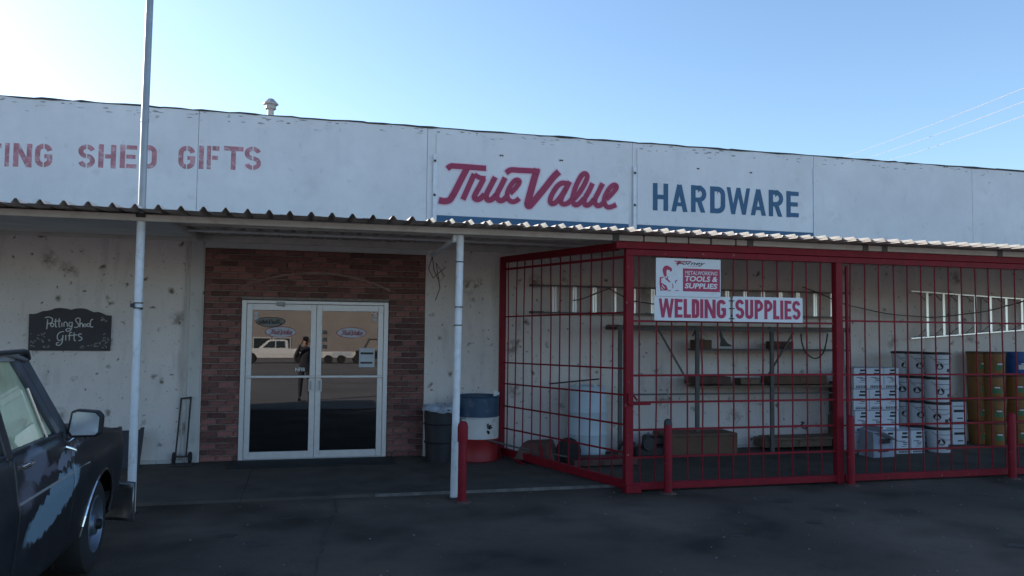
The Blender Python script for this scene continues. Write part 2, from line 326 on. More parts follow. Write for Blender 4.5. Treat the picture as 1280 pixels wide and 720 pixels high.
def letter(ch, w, h, t):
    """list of convex polygons of a heavy capital in the box w x h with stroke t"""
    a = t/2; X0, X1, Z0, Z1 = a, w-a, a, h-a; xm = w/2; zm = h/2; r = []; e = t
    def st(P, ww=t, ext=a): r.extend(ribbon(P, ww, ext))
    rx = (X1-X0)
    if ch == 'H': st([(X0, Z0), (X0, Z1)]); st([(X1, Z0), (X1, Z1)]); st([(X0, zm), (X1, zm)], t*.9, 0)
    elif ch == 'I': st([(xm, Z0), (xm, Z1)])
    elif ch == 'L': st([(X0, Z0), (X0, Z1)]); st([(X0, Z0), (X1, Z0)])
    elif ch == 'E': st([(X0, Z0), (X0, Z1)]); [st([(X0, z), (X1-(.08*w if z == zm else 0), z)], t*.88) for z in (Z0, zm, Z1)]
    elif ch == 'F': st([(X0, Z0), (X0, Z1)]); st([(X0, Z1), (X1, Z1)]); st([(X0, zm), (X1-.1*w, zm)], t*.9)
    elif ch == 'T': st([(xm, Z0), (xm, Z1)]); st([(X0, Z1), (X1, Z1)])
    elif ch == 'A': st([(X0, -e), (xm, h-a*.2)], t*.96, 0); st([(X1, -e), (xm, h-a*.2)], t*.96, 0); st([(X0+.12*w, h*.27), (X1-.12*w, h*.27)], t*.75, 0)
    elif ch == 'N': st([(X0, Z0), (X0, Z1)]); st([(X1, Z0), (X1, Z1)]); st([(X0, h), (X1, 0)], t*.95, e)
    elif ch == 'M': st([(X0, Z0), (X0, Z1)]); st([(X1, Z0), (X1, Z1)]); st([(X0, h), (xm, h*.25)], t*.8, e); st([(X1, h), (xm, h*.25)], t*.8, e)
    elif ch == 'W':
        k = t*.82; q = w*.27; st([(k/2, h), (q, 0)], k, e); st([(q, 0), (xm, h)], k, e); st([(xm, h), (w-q, 0)], k, e); st([(w-q, 0), (w-k/2, h)], k, e)
    elif ch == 'U': st([(X0, Z1), (X0, Z0+rx*.5)]+arc(xm, Z0+rx*.5, rx/2, rx*.5, 180, 360)[1:]+[(X1, Z1)])
    elif ch == 'O': st(arc(xm, Z1-rx*.5, rx/2, rx*.5, 0, 180)+arc(xm, Z0+rx*.5, rx/2, rx*.5, 180, 360)+[(X1, Z1-rx*.5)], t, 0)
    elif ch == 'D': st([(X0, Z0), (X0, Z1)]); st([(X0, Z1), (xm, Z1)]+arc(xm, Z1-rx*.5, rx/2, rx*.5, 90, 0)+arc(xm, Z0+rx*.5, rx/2, rx*.5, 0, -90)+[(X0, Z0)], t, 0)
    elif ch in 'PR':
        q = (Z1-zm)/2+a*.2; st([(X0, Z0), (X0, Z1)]); st([(X0, Z1), (X1-q, Z1)]+arc(X1-q, Z1-q, q, q, 90, -90)+[(X0, Z1-2*q)], t*.92, 0)
        if ch == 'R': st([(xm*.95, zm), (X1+a*.2, -e)], t*.95, 0)
    elif ch == 'S':
        q = (Z1-Z0)/4; rr = rx/2; st(arc(xm, Z1-q, rr, q, 15, 90, 5)+arc(xm, Z1-q, rr, q, 90, 250, 8)[1:]+arc(xm, Z0+q, rr, q, 70, -90, 8)+arc(xm, Z0+q, rr, q, -90, -165, 5)[1:], t*.95, 0)
    elif ch in 'GC':
        q = rx*.5; st(arc(xm, Z1-q, rx/2, q, 10, 180)+arc(xm, Z0+q, rx/2, q, 180, 350), t, 0)
        if ch == 'G': st([(X1, Z0+q*.6), (X1, zm)], t, 0); st([(xm, zm-a*.2), (X1+a, zm-a*.2)], t*.85, 0)
    return [p for p in (clip(list(q), 0, w, 0, h) for q in r) if p]
GAP = {'S': .5, 'G': .5, 'O': .5, 'D': .36, 'E': .34, 'F': .38, 'N': .0, 'H': .34, 'P': .36}
def put_letter(mb, ch, x0, x1, z0, z1, y, t, stencil=False, mi=0, th=.003, shear=0):
    ps = letter(ch, x1-x0, z1-z0, t)
    if stencil and GAP.get(ch):
        g = (x1-x0)*GAP[ch]; k = .008; W_ = x1-x0; H_ = z1-z0
        ps = [q for p in ps for q in (clip(p, 0, g-k, 0, H_), clip(p, g+k, W_, 0, H_)) if q]
    for i, p in enumerate(ps):
        mb.prism([(x0+a+shear*b, z0+b) for a, b in p], y-th-.0004*(i % 9), y, mi=mi)
def text(name, body, x0, x1, z0, z1, y, m, parent, bold=0, shear=0, mirror=False):
    """flat printed lettering fitted into a box on the plane y"""
    cu = bpy.data.curves.new('text', 'FONT'); cu.body = body; cu.offset = bold; cu.shear = shear; cu.extrude = .0; cu.resolution_u = 3
    to = bpy.data.objects.new('text', cu); COL.objects.link(to); bpy.context.view_layer.update()
    me = bpy.data.meshes.new_from_object(to.evaluated_get(bpy.context.evaluated_depsgraph_get())); bpy.data.objects.remove(to)
    xs = [v.co.x for v in me.vertices]; ys = [v.co.y for v in me.vertices]; a, b, c, d = min(xs), max(xs), min(ys), max(ys)
    for v in me.vertices:
        fx = (v.co.x-a)/(b-a); fx = 1-fx if mirror else fx
        v.co = (x0+fx*(x1-x0), y, z0+(v.co.y-c)/(d-c)*(z1-z0))
    off = Vector((0, 0, 0)); p = parent
    while p: off += p.location; p = p.parent
    for v in me.vertices: v.co -= off
    me.name = name; me.materials.clear(); me.materials.append(m); o = bpy.data.objects.new(name, me); COL.objects.link(o); o.parent = parent; return o

# ================================================================== SETTING
FY = -2.83
g = MB(); n = 40
xs = [-900, -200, -60, -20, 20, 60, 200, 900]; ys = [-900, -200, -60, -30, -2.5, -2.49, 14, 60, 200, 900]
g = MB(); g.add([(-900, -900, -.03), (900, -900, -.03), (900, 900, -.03), (-900, 900, -.03)], [(0, 1, 2, 3)])
tag(g.build('ground', M['asphalt']), kind='structure')
g = MB(); g.add([(-300, -300, -.026), (300, -300, -.026), (300, -8.9, -.026), (-300, -8.9, -.026)], [(0, 1, 2, 3)])
tag(g.build('far_parking_lot', M['lot']), kind='structure')
# concrete apron under the canopy, cast in bays with open joints
px = -25.0
for w_ in [3.6]*16:
    b = MB(); b.box((px+.002, -2.52, -.2), (px+w_-.002, .02, 0)); o = b.build('pavement', M['slab'], bevel=.002); tag(o, kind='structure'); px += w_
b = MB()
for i in range(260):      # pebbles, grit and litter on the lot
    x = random.uniform(-3, 10); y = random.uniform(-6.4, -2.6); r = random.uniform(.004, .012)
    b.lathe([(0, r*.8), (r*.8, r*.5), (r, 0)], (x, y, -.03), 5)
tag(b.build('grit', mat('grit', (.14, .135, .13), .9, var=.5)), kind='stuff')
random.seed(31); b = MB()
for i in range(16):
    x = random.uniform(-1.5, 10); y = random.uniform(-6.3, -3.1); k = 11; r_ = random.uniform(.015, .085); ph_ = random.uniform(0, 6)
    b.add([(x+r_*1.5*cos(t*2*pi/k)*(1+.3*sin(3*t+ph_)), y+r_*sin(t*2*pi/k)*(1+.3*cos(2*t+ph_)), -.0275) for t in range(k)], [tuple(range(k))])
tag(b.build('oil_drips', mat('oil', (.045, .04, .035), .7, var=.3)), kind='stuff')
# pavement crack lines, shallow real grooves are below print size: tar sealed seam standing proud
b = MB(); P = [(-.5, -9, -.0285)]
P = [(1.2+random.uniform(-.03, .03)-.03*k, -2.6-.28*k, -.028) for k in range(14)]
for i in range(len(P)-1): b.bar(P[i], P[i+1], .014, .006)
tag(b.build('tar_seam', M['tar']), kind='structure')

b = MB(); b.box((1.6, -2.535, -.05), (4.4, -2.522, .003)); tag(b.build('pavement_edge', mat('worn_edge', (.14, .13, .12), .9, var=.5, scale=6)), kind='structure')
# ------------------------------------------------------------------ building
B = thing('shop_building', 'long low white shop building with brick door surround and red and blue lettering', 'building', (0, 0, 0))
H = 4.74
wl = MB()
for (x0, x1, z0, z1) in ((-26, -.52, 0, 3.02), (2.48, 30, 0, 3.02), (-.52, 2.48, 2.88, 3.02), (-26, 30, 3.02, H-.02)): wl.box((x0, 0, z0), (x1, .24, z1))
wl.v = [tuple(v) for v in wl.v]
wo_ = part('wall', wl, M['plaster'], B)
# painted fascia panels above the canopy, open joints between
joints = [-26, -22.4, -19.3, -16.2, -13.1, -10, -6.9, -3.77, -.65, 2.47, 5.665, 8.885, 12.05, 15.2, 18.3, 21.4, 24.5, 27.6, 30]
for a, c in zip(joints, joints[1:]):
    b = MB(); b.box((a+.003, -.022, 3.0), (c-.003, -.002, H)); part('fascia_panel', b, M['fascia'], B, bevel=.003)
b = MB()   # uneven roofing felt folded over the parapet
x = -26; rows = []
while x < 30:
    rows.append((x, random.uniform(-.014, .008), random.uniform(-.006, .012))); x += random.uniform(.05, .3)
for (xa, za, ta), (xb, zb, tb) in zip(rows, rows[1:]):
    b.add([(xa, -.030, H-.002+za), (xb, -.030, H-.002+zb), (xb, -.030, H+.012+tb), (xa, -.030, H+.012+ta), (xa, .3, H-.002+za), (xb, .3, H-.002+zb), (xb, .3, H+.012+tb), (xa, .3, H+.012+ta)],
          [(0, 1, 2, 3), (3, 2, 6, 7), (0, 4, 5, 1)])
part('roofing_felt_edge', b, M['tar'], B)
random.seed(21); b = MB()
for i in range(170):     # paint lifting off below the parapet
    x = random.uniform(-4, 13); z = H-.02-abs(random.gauss(0, .07)); k = random.randint(5, 7); sx_, sz_ = random.uniform(.01, .06), random.uniform(.004, .014)
    if abs(x-2.47) < .08 or abs(x-5.67) < .08 or abs(x-8.88) < .08: continue
    yy = -.0465 if (2.6 < x < 8.85 and z < 4.66) else -.0225
    b.prism([(x+sx_*cos(t*2*pi/k)*random.uniform(.5, 1), z+sz_*sin(t*2*pi/k)*random.uniform(.5, 1)) for t in range(k)], yy-.0025, yy)
part('paint_flakes', b, mat('lifted_paint', (.42, .40, .38), .9, var=.4, scale=7), B)['kind'] = 'stuff'
b = MB(); b.box((-26, .27, 4.2), (30, 14, 4.3)); part('roof', b, M['tar'], B)
b = MB(); b.box((-26, 14, 0), (30, 14.2, 4.5)); b.box((-26, .24, 0), (-25.8, 14, 4.5)); b.box((29.8, .24, 0), (30, 14, 4.5)); part('rear_wall', b, M['fascia'], B)
b = MB(); b.box((-3, 4.6, .0), (5, 4.7, 3.0)); b.box((-3, .24, 2.95), (5, 4.6, 3.0)); b.box((-3, .24, 0), (-2.9, 4.6, 2.95)); b.box((4.9, .24, 0), (5, 4.6, 2.95)); b.box((-2.9, .2, .001), (4.9, 4.6, .004)); part('shop_room', b, M['interior'], B)
b = MB()
for k in range(4): b.box((-2+k*1.7, 2.6, .01), (-1.1+k*1.7, 3.0, 1.5))
part('shop_shelf', b, M['cardboard'], B)
# plaster frame strip left of the bricks and the conduit
b = MB(); b.box((-.70, -.02, 0), (-.535, -.002, 2.99)); part('pilaster', b, M['pilaster'], B, bevel=.006)
b = MB(); b.box((-.53, -.018, 2.885), (2.50, -.002, 2.99)); part('lintel_band', b, M['pilaster'], B, bevel=.005)
b = MB(); b.tube([(-.745, -.03, .02), (-.745, -.03, 2.95)], .011); b.box((-.765, -.04, 2.2), (-.725, -.0, 2.215)); b.box((-.765, -.04, 1.1), (-.725, -.0, 1.115)); part('conduit', b, M['pilaster'], B)
b = MB(); b.box((-26, -.035, .0), (-.72, -.002, .05)); part('base_strip', b, M['pilaster'], B)
b = MB(); b.box((2.49, -.03, 0), (30, -.002, .045)); part('base_strip', b, M['pilaster'], B)
# brick surround: mortar bed and every brick
sr = MB(); sr.box((-.52, .03, 0), (-.03, .23, 2.88)); sr.box((1.96, .03, 0), (2.48, .23, 2.88)); sr.box((-.03, .03, 2.19), (1.96, .23, 2.88))
SR = part('brick_surround', sr, M['mortar'], B)
bw, bh, cw, chh = .1985, .0665, .2143, .0823
meshes = {}
def brick(x0, x1, z0, z1):
    key = (round(x1-x0, 2), random.randrange(3))
    if key not in meshes:
        b = MB(); b.box((0, -.035, 0), (x1-x0, .03, z1-z0)); o = b.build('brick', M['brick'], SR, bevel=.005)
        me = o.data
        for v in me.vertices: v.co += Vector([random.uniform(-.0018, .0018) for _ in range(3)])
        meshes[key] = me
    else: o = bpy.data.objects.new('brick', meshes[key]); COL.objects.link(o); o.parent = SR
    o.location = (x0, .035+random.uniform(-.005, .004), z0); o.rotation_euler = (0, random.uniform(-.008, .008), 0)
def archz(x): u = (x-.965)/1.0; return 2.56-.22*u*u
for r in range(35):
    z0 = r*chh+.008; x = -.515-(cw/2 if r % 2 else 0)
    while x < 2.47:
        a, c = max(x, -.515), min(x+bw, 2.475); x += cw
        if z0 < 2.15:
            for lo, hi in ((-.515, -.035), (1.965, 2.475)):
                a2, c2 = max(a, lo), min(c, hi)
                if c2-a2 > .05: brick(a2, c2, z0, z0+bh)
        elif z0+bh < 2.88 and c-a > .05 and z0 > 2.19: brick(a, c, z0, z0+bh)
b = MB()
P = [(-.06+i*.08, 0) for i in range(27)]
poly = []
for i in range(26):
    x0, x1 = -.04+i*.0777, -.04+(i+1)*.0777
    b.add([(x0, -.012, archz(x0)), (x1, -.012, archz(x1)), (x1, -.012, archz(x1)+.028), (x0, -.012, archz(x0)+.028), (x0, .03, archz(x0)), (x1, .03, archz(x1)), (x1, .03, archz(x1)+.028), (x0, .03, archz(x0)+.028)], [(0, 1, 2, 3), (3, 2, 6, 7), (0, 4, 5, 1)])
part('arch_moulding', b, M['archm'], B)
# entrance doors
fr = MB(); DW, DH = 1.928, 2.18
fr.box((-.028, -.005, 0), (.035, .11, DH)); fr.box((DW-.035, -.005, 0), (DW+.028, .11, DH)); fr.box((.035, -.004, DH-.045), (DW-.035, .11, DH)); fr.box((.035, .0, 0), (DW-.035, .12, .018))
FRM = part('door_frame', fr, M['alu'], B, bevel=.004)
TV_R1 = [([(190, 160), (235, 128), (300, 128), (675, 155)], 62), ([(438, 150), (345, 330), (262, 490), (215, 552), (150, 566), (85, 552)], 72),
         ([(528, 225), (385, 545)], 62), ([(530, 232), (590, 270), (668, 282)], 54), ([(645, 282), (600, 370), (540, 480), (530, 525), (562, 545), (605, 530), (655, 480)], 62),
         ([(788, 265), (740, 360), (684, 470), (678, 525), (705, 552), (750, 540), (800, 488)], 62), ([(913, 272), (865, 370), (815, 470), (812, 520), (842, 556), (890, 550), (940, 500)], 62),
         ([(975, 470), (1045, 400), (1090, 330), (1068, 300), (1020, 322), (962, 405), (938, 480), (952, 540), (1003, 572), (1055, 560), (1088, 530)], 56),
         ([(925, 212), (985, 176), (1100, 180), (1340, 192)], 62)]
TV_R2 = [([(192, 112), (150, 260), (100, 440), (75, 540), (82, 572)], 80), ([(88, 585), (140, 530), (290, 350), (400, 210), (465, 150)], 76),
         ([(575, 300), (505, 290), (440, 335), (375, 440), (355, 510), (375, 545), (420, 535), (480, 470), (545, 370), (600, 272)], 60), ([(600, 272), (550, 370), (500, 470), (488, 525), (520, 552), (575, 540), (630, 490)], 58),
         ([(650, 490), (720, 410), (790, 290), (818, 205), (790, 172), (745, 200), (685, 310), (645, 430), (638, 520), (672, 562), (725, 540), (780, 480)], 60),
         ([(885, 292), (840, 390), (790, 480), (782, 540), (810, 567), (860, 545), (905, 490)], 60), ([(1012, 295), (965, 390), (920, 480), (915, 535), (948, 572), (1000, 555), (1040, 500)], 60),
         ([(1055, 495), (1130, 420), (1185, 345), (1162, 312), (1110, 340), (1050, 430), (1030, 505), (1052, 575), (1105, 590), (1178, 560)], 56)]
TV = [([(540+x/10, 195+y/10) for x, y in P], w/10) for P, w in TV_R1]+[([(652+x/10, 200+y/10) for x, y in P], w/10) for P, w in TV_R2]
def script_logo(mb, fn, k, y, th=.004, grow=0, mi=0):
    j = 0
    cxy = fn(652+8.3, 200+57.3); rr = 4.05*k+grow/2; mb.prism([(cxy[0]+rr*cos(a*pi/9), cxy[1]+rr*sin(a*pi/9)) for a in range(18)], y-th-.0065*(th > .001)*0-.0001, y, mi=mi)
    for P, w in TV:
        Q = [fn(*p) for p in spline(P, 8)]; W_ = w*k+grow
        for q in ribbon(Q, W_, grow/2):
            mb.prism(q, y-th-.0003*(j % 20), y, mi=mi); j += 1
for dx, nm in ((.035, 0), (.968, 1)):
    x0, x1 = .038+(.928*nm), .962+(.928*nm)
    d = MB(); d.box((x0, .012, .02), (x0+.075, .055, DH-.048)); d.box((x1-.075, .012, .02), (x1, .055, DH-.048)); d.box((x0+.075, .012, .02), (x1-.075, .055, .115)); d.box((x0+.075, .012, DH-.135), (x1-.075, .055, DH-.048))
    D = part('entrance_door', d, M['alu'], B, bevel=.004)
    b = MB(); b.box((x0+.075, .034, .115), (x1-.075, .040, DH-.135)); b.v = [(v[0], v[1]+(v[2]-1.1)*.009, v[2]) for v in b.v]; part('glass_pane', b, M['doorglass'], D)
    b = MB(); b.bar((x0-.0, -.012, 1.135), (x1-.0, -.012, 1.135), .03, .032); b.box((x0+.01, -.002, 1.12), (x0+.05, .014, 1.15)); b.box((x1-.05, -.002, 1.12), (x1-.01, .014, 1.15)); part('push_bar', b, M['alu'], D, bevel=.004)
    hx = x1-.06 if nm == 0 else x0+.06
    b = MB(); b.box((hx-.028, .0, .93), (hx+.028, .013, 1.10)); part('handle_plate', b, M['alu'], D, bevel=.003)
    b = MB(); b.box((hx-.012, -.03, .95), (hx+.012, -.014, 1.08)); b.box((hx-.01, -.016, .95), (hx+.01, .0, .965)); b.box((hx-.01, -.016, 1.065), (hx+.01, .0, 1.08)); part('pull_handle', b, M['steel'], D)
    b = MB(); sx = x0+.125 if nm == 0 else x1-.125
    b.lathe([(0, 0), (.03, 0), (.03, .002)], (sx, .027, DH-.185), 14, axis='y'); b.lathe([(0, 0), (.03, 0), (.03, .002)], (sx, .027, DH-.25), 14, axis='y'); part('round_sticker', b, M['paper'], D)
    # oval shop logo sticker, white with red edge
    cx = at(351, 413, Y=.03).x if nm == 0 else at(439.5, 416, Y=.03).x; cz = at(351, 415, Y=.03).z if nm == 0 else at(439.5, 416, Y=.03).z
    for (ra, rb, mm, yy) in ((.207, .077, M['logo'], .0285), (.197, .069, M['paper'], .0275)):
        b = MB(); b.prism([(cx+ra*cos(a*pi/16), cz+rb*sin(a*pi/16)) for a in range(32)], yy-.0008, yy); o = part('oval_sticker_or_reflection', b, mm, D)
    b = MB(); k = .33/240; script_logo(b, lambda u, v: (cx+(u-659)*k, cz-(v-232-(u-659)*.045)*k*1.05), k, .0265, .0006); part('script_or_reflection', b, M['logo'], D)
    if nm == 0:
        cx, cz = at(338, 402, Y=.03).x, at(338, 402, Y=.03).z
        for (ra, rb, mm, yy) in ((.2, .07, M['ink'], .0285), (.189, .06, mat('sticker_reflection', (.25, .24, .22), .7), .0275)):  # back reflection of the logo sticker in the glass, painted as a flat oval
            b = MB(); b.prism([(cx+ra*cos(a*pi/16), cz+.01*cos(a*pi/8)+rb*sin(a*pi/16)) for a in range(32)], yy-.0008, yy); part('oval_sticker_or_reflection', b, mm, D)
        b = MB(); script_logo(b, lambda u, v: (cx-(u-659)*k, cz-(v-232-(u-659)*.045)*k*.9), k, .0265, .0006); part('script_or_reflection', b, M['ink'], D)
        p0 = at(369, 464, Y=.03); text('small_sticker', 'NFIB', p0.x, p0.x+.13, p0.z, p0.z+.05, .0285, M['board'], D, .02)
    else:
        p0, p1 = at(449, 435, Y=.03), at(468, 459, Y=.03)
        b = MB(); b.box((p0.x, .024, p1.z), (p1.x, .028, p0.z)); part('taped_paper', b, M['paper'], D)
        b = MB(); b.box((p0.x+.02, .0225, p0.z-.09), (p1.x-.02, .0235, p0.z-.06)); b.box((p0.x+.02, .0225, p1.z+.05), (p1.x-.03, .0235, p1.z+.075)); part('paper_print', b, M['dark'], D)
        b = MB()
        for z in (1.72, 1.62, 1.52): b.box((x0+.085, .0275, z), (x0+.15, .0285, z+.055))
        part('small_notice', b, mat('notice', (.16, .15, .14), .8), D)
b = MB(); q = at(351, 379.5, Y=-.0); b.box((q.x-.055, -.05, DH-.07), (q.x+.055, -.006, DH-.02)); b.box((q.x+.03, -.045, DH-.085), (q.x+.055, -.01, DH-.07)); part('door_closer', b, M['steel'], B, bevel=.006)
b = MB(); b.box((-.12, -.62, .002), (2.03, -.02, .014)); tag(b.build('door_mat', M['rubber'], bevel=.003), 'black rubber mat lying before the glass double doors', 'mat')

# ------------------------------------------------------------------ wall lettering and signs
ZL = lambda u, v: at(u, v, Y=-.024)
for ch, u0, u1 in (('I', 6, 11.5), ('N', 16.5, 40), ('G', 43.5, 65.5), ('S', 97.5, 119), ('H', 123, 145), ('E', 150, 171), ('D', 176, 196), ('G', 223, 244), ('I', 248.7, 254.7), ('F', 258.5, 274), ('T', 279.5, 304), ('S', 305.5, 326.5), ('T', -21, 1.5), ('T', -46, -25), ('O', -72, -50), ('P', -97, -77)):
    vt = 178.3+(u0)*.0142; vb = vt+29.6-u0*.0012
    a = ZL(u0, (vt+vb)/2).x; c = ZL(u1, (vt+vb)/2).x; z1 = ZL(u0, vt).z; z0 = ZL(u0, vb).z
    st = MB(); put_letter(st, ch, a, c, z0, z1, -.0225, .062, stencil=True, th=.0008)
    part('painted_letter', st, M['stencil'], B)
# TRUE VALUE board
T1 = thing('shop_sign', 'white shop board with the red True Value script and blue foot strip', 'sign', (4.1, -.03, 3.4))
b = MB(); b.box((2.60, -.045, 3.46), (5.60, -.026, 4.66)); part('board', b, M['fascia'], T1, bevel=.003)
b = MB(); b.box((2.60, -.046, 3.30), (5.60, -.028, 3.458)); part('foot_strip', b, M['blue'], T1)
Wf = lambda u, v: (lambda p: (p.x, p.z))(at(u, v, Y=-.046))
mpp = (at(700, 230, Y=0).z-at(700, 231, Y=0).z)
b = MB(); script_logo(b, Wf, mpp*1.05, -.0455, .0012, grow=.036); part('logo_outline', b, M['logoedge'], T1)
b = MB(); script_logo(b, Wf, mpp*1.06, -.0530, .0015); part('logo_script', b, M['logo'], T1)
b = MB()
for u, v in ((627, 194.5), (701.5, 200.5)): p = at(u, v, Y=-.046); b.box((p.x-.03, -.056, p.z-.008), (p.x-.005, -.046, p.z+.01)); b.box((p.x+.002, -.056, p.z-.008), (p.x+.026, -.046, p.z+.01))
part('clip', b, M['black'], T1)
T2 = thing('shop_sign', 'white shop board with blue block letters HARDWARE', 'sign', (7.2, -.03, 3.4))
b = MB(); b.box((5.74, -.045, 3.46), (8.85, -.026, 4.66)); part('board', b, M['fascia'], T2, bevel=.003)
b = MB(); b.box((5.74, -.046, 3.30), (8.85, -.028, 3.458)); part('foot_strip', b, M['blue'], T2)
for ch, a0, a1, t0, t1 in (('H', 165, 252, 268, 424), ('A', 264, 369, 273, 430), ('R', 383, 471, 280, 434), ('D', 492, 578, 287, 440), ('W', 587, 720, 292, 445), ('A', 718, 816, 300, 452), ('R', 827, 910, 307, 458), ('E', 928, 998, 314, 463)):
    s_ = 1280/280; u0, u1, v0, v1 = 780+a0/s_, 780+a1/s_, 170+t0/s_, 170+t1/s_; vm = (v0+v1)/2
    b = MB(); put_letter(b, ch, at(u0, vm, Y=-.046).x, at(u1, vm, Y=-.046).x, at(u0, v1, Y=-.046).z, at(u0, v0, Y=-.046).z, -.0455, .078, th=.004)
    part('letter', b, M['blue'], T2)
b = MB()
for u, v in ((872.5, 211), (938.5, 216)): p = at(u, v, Y=-.046); b.box((p.x-.02, -.056, p.z-.008), (p.x+.02, -.046, p.z+.01))
part('clip', b, M['black'], T2)
for u, vt, x_, lab in ((541.5, 192, 2.585, 'narrow white trim strip left of the red script board'), (793, 208, 5.70, 'narrow white trim strip between the two shop boards')):
    TS = thing('trim_strip', lab, 'trim', (x_, -.05, 3.35), 0, 'white trim strips on the fascia'); zt = at(u, vt, Y=-.05).z
    b = MB(); b.box((x_-.028, -.062, 3.35), (x_-.006, -.048, zt)); b.box((x_-.006, -.056, 3.35), (x_+.028, -.048, zt)); part('strip', b, M['white'], TS, bevel=.002)
    for z in (zt-.12, zt-.62):
        b = MB(); b.box((x_-.024, -.074, z), (x_+.008, -.062, z+.03)); part('bolt', b, M['black'], TS)
TS = thing('trim_strip', 'narrow strip closing the right end of the blue lettered board', 'trim', (8.87, -.05, 3.35), 0, 'white trim strips on the fascia')
b = MB(); b.box((8.858, -.056, 3.33), (8.884, -.026, 4.52)); part('strip', b, M['white'], TS, bevel=.002)
# potting shed board
PS = thing('hanging_board', 'dark scalloped board with white Potting Shed Gifts script on the left wall', 'sign', (-2.15, -.02, 1.48))
Q = lambda x, y: (lambda p: (p.x, p.z))(at(20+x/9, 370+y/9, Y=-.03))
b = MB(); b.prism([Q(*p) for p in [(148, 200), (190, 203), (230, 198), (300, 170), (350, 166), (400, 155), (440, 138), (500, 134), (560, 140), (620, 155), (680, 140), (740, 138), (790, 146), (830, 165), (870, 182), (930, 180), (970, 195), (1010, 215), (1072, 222), (1055, 618), (135, 612)]], -.03, -.004); part('board', b, M['slate'], PS)
def circ(x, y, r, ry=None): return arc(x, y, r, ry or r, 0, 360, 10)
sc = [[(325, 245), (370, 236), (410, 255), (402, 298), (358, 312)], [(357, 262), (352, 320), (346, 372)], circ(408, 325, 19), [(447, 255), (445, 340), (462, 346)], [(430, 285), (505, 280)], [(487, 252), (485, 340), (500, 346)], [(517, 300), (517, 346)], [(540, 346), (542, 302), (560, 292), (576, 310), (578, 346)],
      [(628, 300), (603, 298), (595, 330), (615, 346), (632, 320), (634, 298), (630, 350), (612, 388), (575, 396), (562, 378), (590, 364), (618, 372)], [(728, 262), (700, 246), (670, 265), (685, 296), (706, 325), (692, 350), (655, 352)], [(722, 252), (718, 350)], [(720, 322), (738, 305), (750, 320), (750, 352)], circ(776, 330, 15), circ(815, 326, 17), [(868, 262), (842, 275), (836, 330), (848, 350), (868, 345)],
      [(540, 398), (495, 408), (465, 445), (472, 492), (500, 500), (525, 470), (530, 440)], [(530, 440), (520, 515), (492, 553), (458, 550), (458, 528), (485, 522)], [(560, 440), (560, 500)], [(632, 412), (605, 415), (600, 500)], [(585, 448), (692, 436)], [(655, 412), (656, 495), (675, 500)], [(740, 428), (712, 428), (706, 448), (738, 470), (738, 492), (706, 502)]]
b = MB(); j = 0
for P in sc:
    for q in ribbon([Q(*p) for p in spline(P, 3)], .012): b.prism(q, -.0325-.0002*(j % 9), -.031); j += 1
part('chalk_script', b, M['chalk'], PS)
b = MB(); j = 0; random.seed(3)
for cx, cy, rx, ry, k in ((260, 500, 110, 80, 26), (930, 540, 90, 40, 22), (1010, 480, 40, 60, 8), (980, 265, 25, 22, 9), (760, 575, 50, 14, 6)):
    for _ in range(k):
        x = cx+random.uniform(-rx, rx); y = cy+random.uniform(-ry, ry); a = random.uniform(-.6, .6); L_ = random.uniform(8, 30)
        for q in ribbon([Q(x, y), Q(x+L_*cos(a), y+L_*sin(a))], random.uniform(.006, .016)): b.prism(q, -.0325-.0002*(j % 9), -.031); j += 1
part('painted_flowers', b, M['chalkdim'], PS)

# ------------------------------------------------------------------ canopy
CN = thing('canopy', 'long corrugated metal canopy on white posts over the shopfront', 'canopy', (0, -1.6, 0))
LIP, ZLIP, ZW = -3.28, 2.925, 3.055
def zc(y): return ZLIP+(ZW-ZLIP)*(y-LIP)/(0-LIP)
pitch = .203; xa = at(18.75, 247, Y=LIP).x; rh = .042
k0 = -36; nsheet = 0; k = k0
while xa+k*pitch < 17:
    b = MB()
    right = xa+k*pitch > at(495, 275, Y=LIP).x
    for j in range(5):
        xc = xa+(k+j)*pitch; jit = random.uniform(-.004, .004); yl = LIP+random.uniform(-.012, .012)
        prof = [(xc-pitch/2, 0), (xc-.038+jit, 0), (xc-.009+jit, rh), (xc+.009+jit, rh), (xc+.038+jit, 0), (xc+pitch/2, 0)]
        for i in range(5):
            (p0, h0), (p1, h1) = prof[i], prof[i+1]
            ys_ = yl
            if right and i in (1, 2): ys_ = yl+.21                # crown cut back by design, so the sun strikes the free far flank
            mi = 1 if (right and i == 3) else 0
            ymid = yl+.21 if (right and i == 3) else (ys_-.035)/2
            if right and i == 3:
                b.add([(p0-.006, ys_, zc(ys_)+h0), (p1, ys_, zc(ys_)+h1), (p1, ymid, zc(ymid)+h1), (p0, ymid, zc(ymid)+h0)], [(0, 1, 2, 3)], 1); ys_ = ymid
            b.add([(p0, ys_, zc(ys_)+h0), (p1, ys_, zc(ys_)+h1), (p1, -.0236, zc(-.0236)+h1), (p0, -.0236, zc(-.0236)+h0)], [(0, 1, 2, 3)], 0)
    o = part('roof_sheet', b, [M['sheet'], M['sheetlight']], CN)
    md = o.modifiers.new('thickness', 'SOLIDIFY'); md.thickness = .0025; k += 5
b = MB(); b.box((-26, FY-.035, 2.855), (17, FY+.035, 2.925)); part('front_beam', b, M['beam'], CN, bevel=.006)
b = MB(); b.box((-26, -.05, 2.955), (17, -.024, 3.045)); b.box((-26, -.0235, 3.03), (17, -.0225, 3.12)); part('wall_ledger', b, M['beam'], CN, bevel=.004)
for y in (-1.9, -.95):
    b = MB(); b.box((-26, y-.012, zc(y)-.04), (17, y+.012, zc(y)-.004)); part('purlin', b, M['beam'], CN)
b = MB(); b.tube([(-.55, -1.5, 2.93), (4.4, -1.5, 2.925)], .010, 6); part('thin_pipe', b, M['white'], CN)
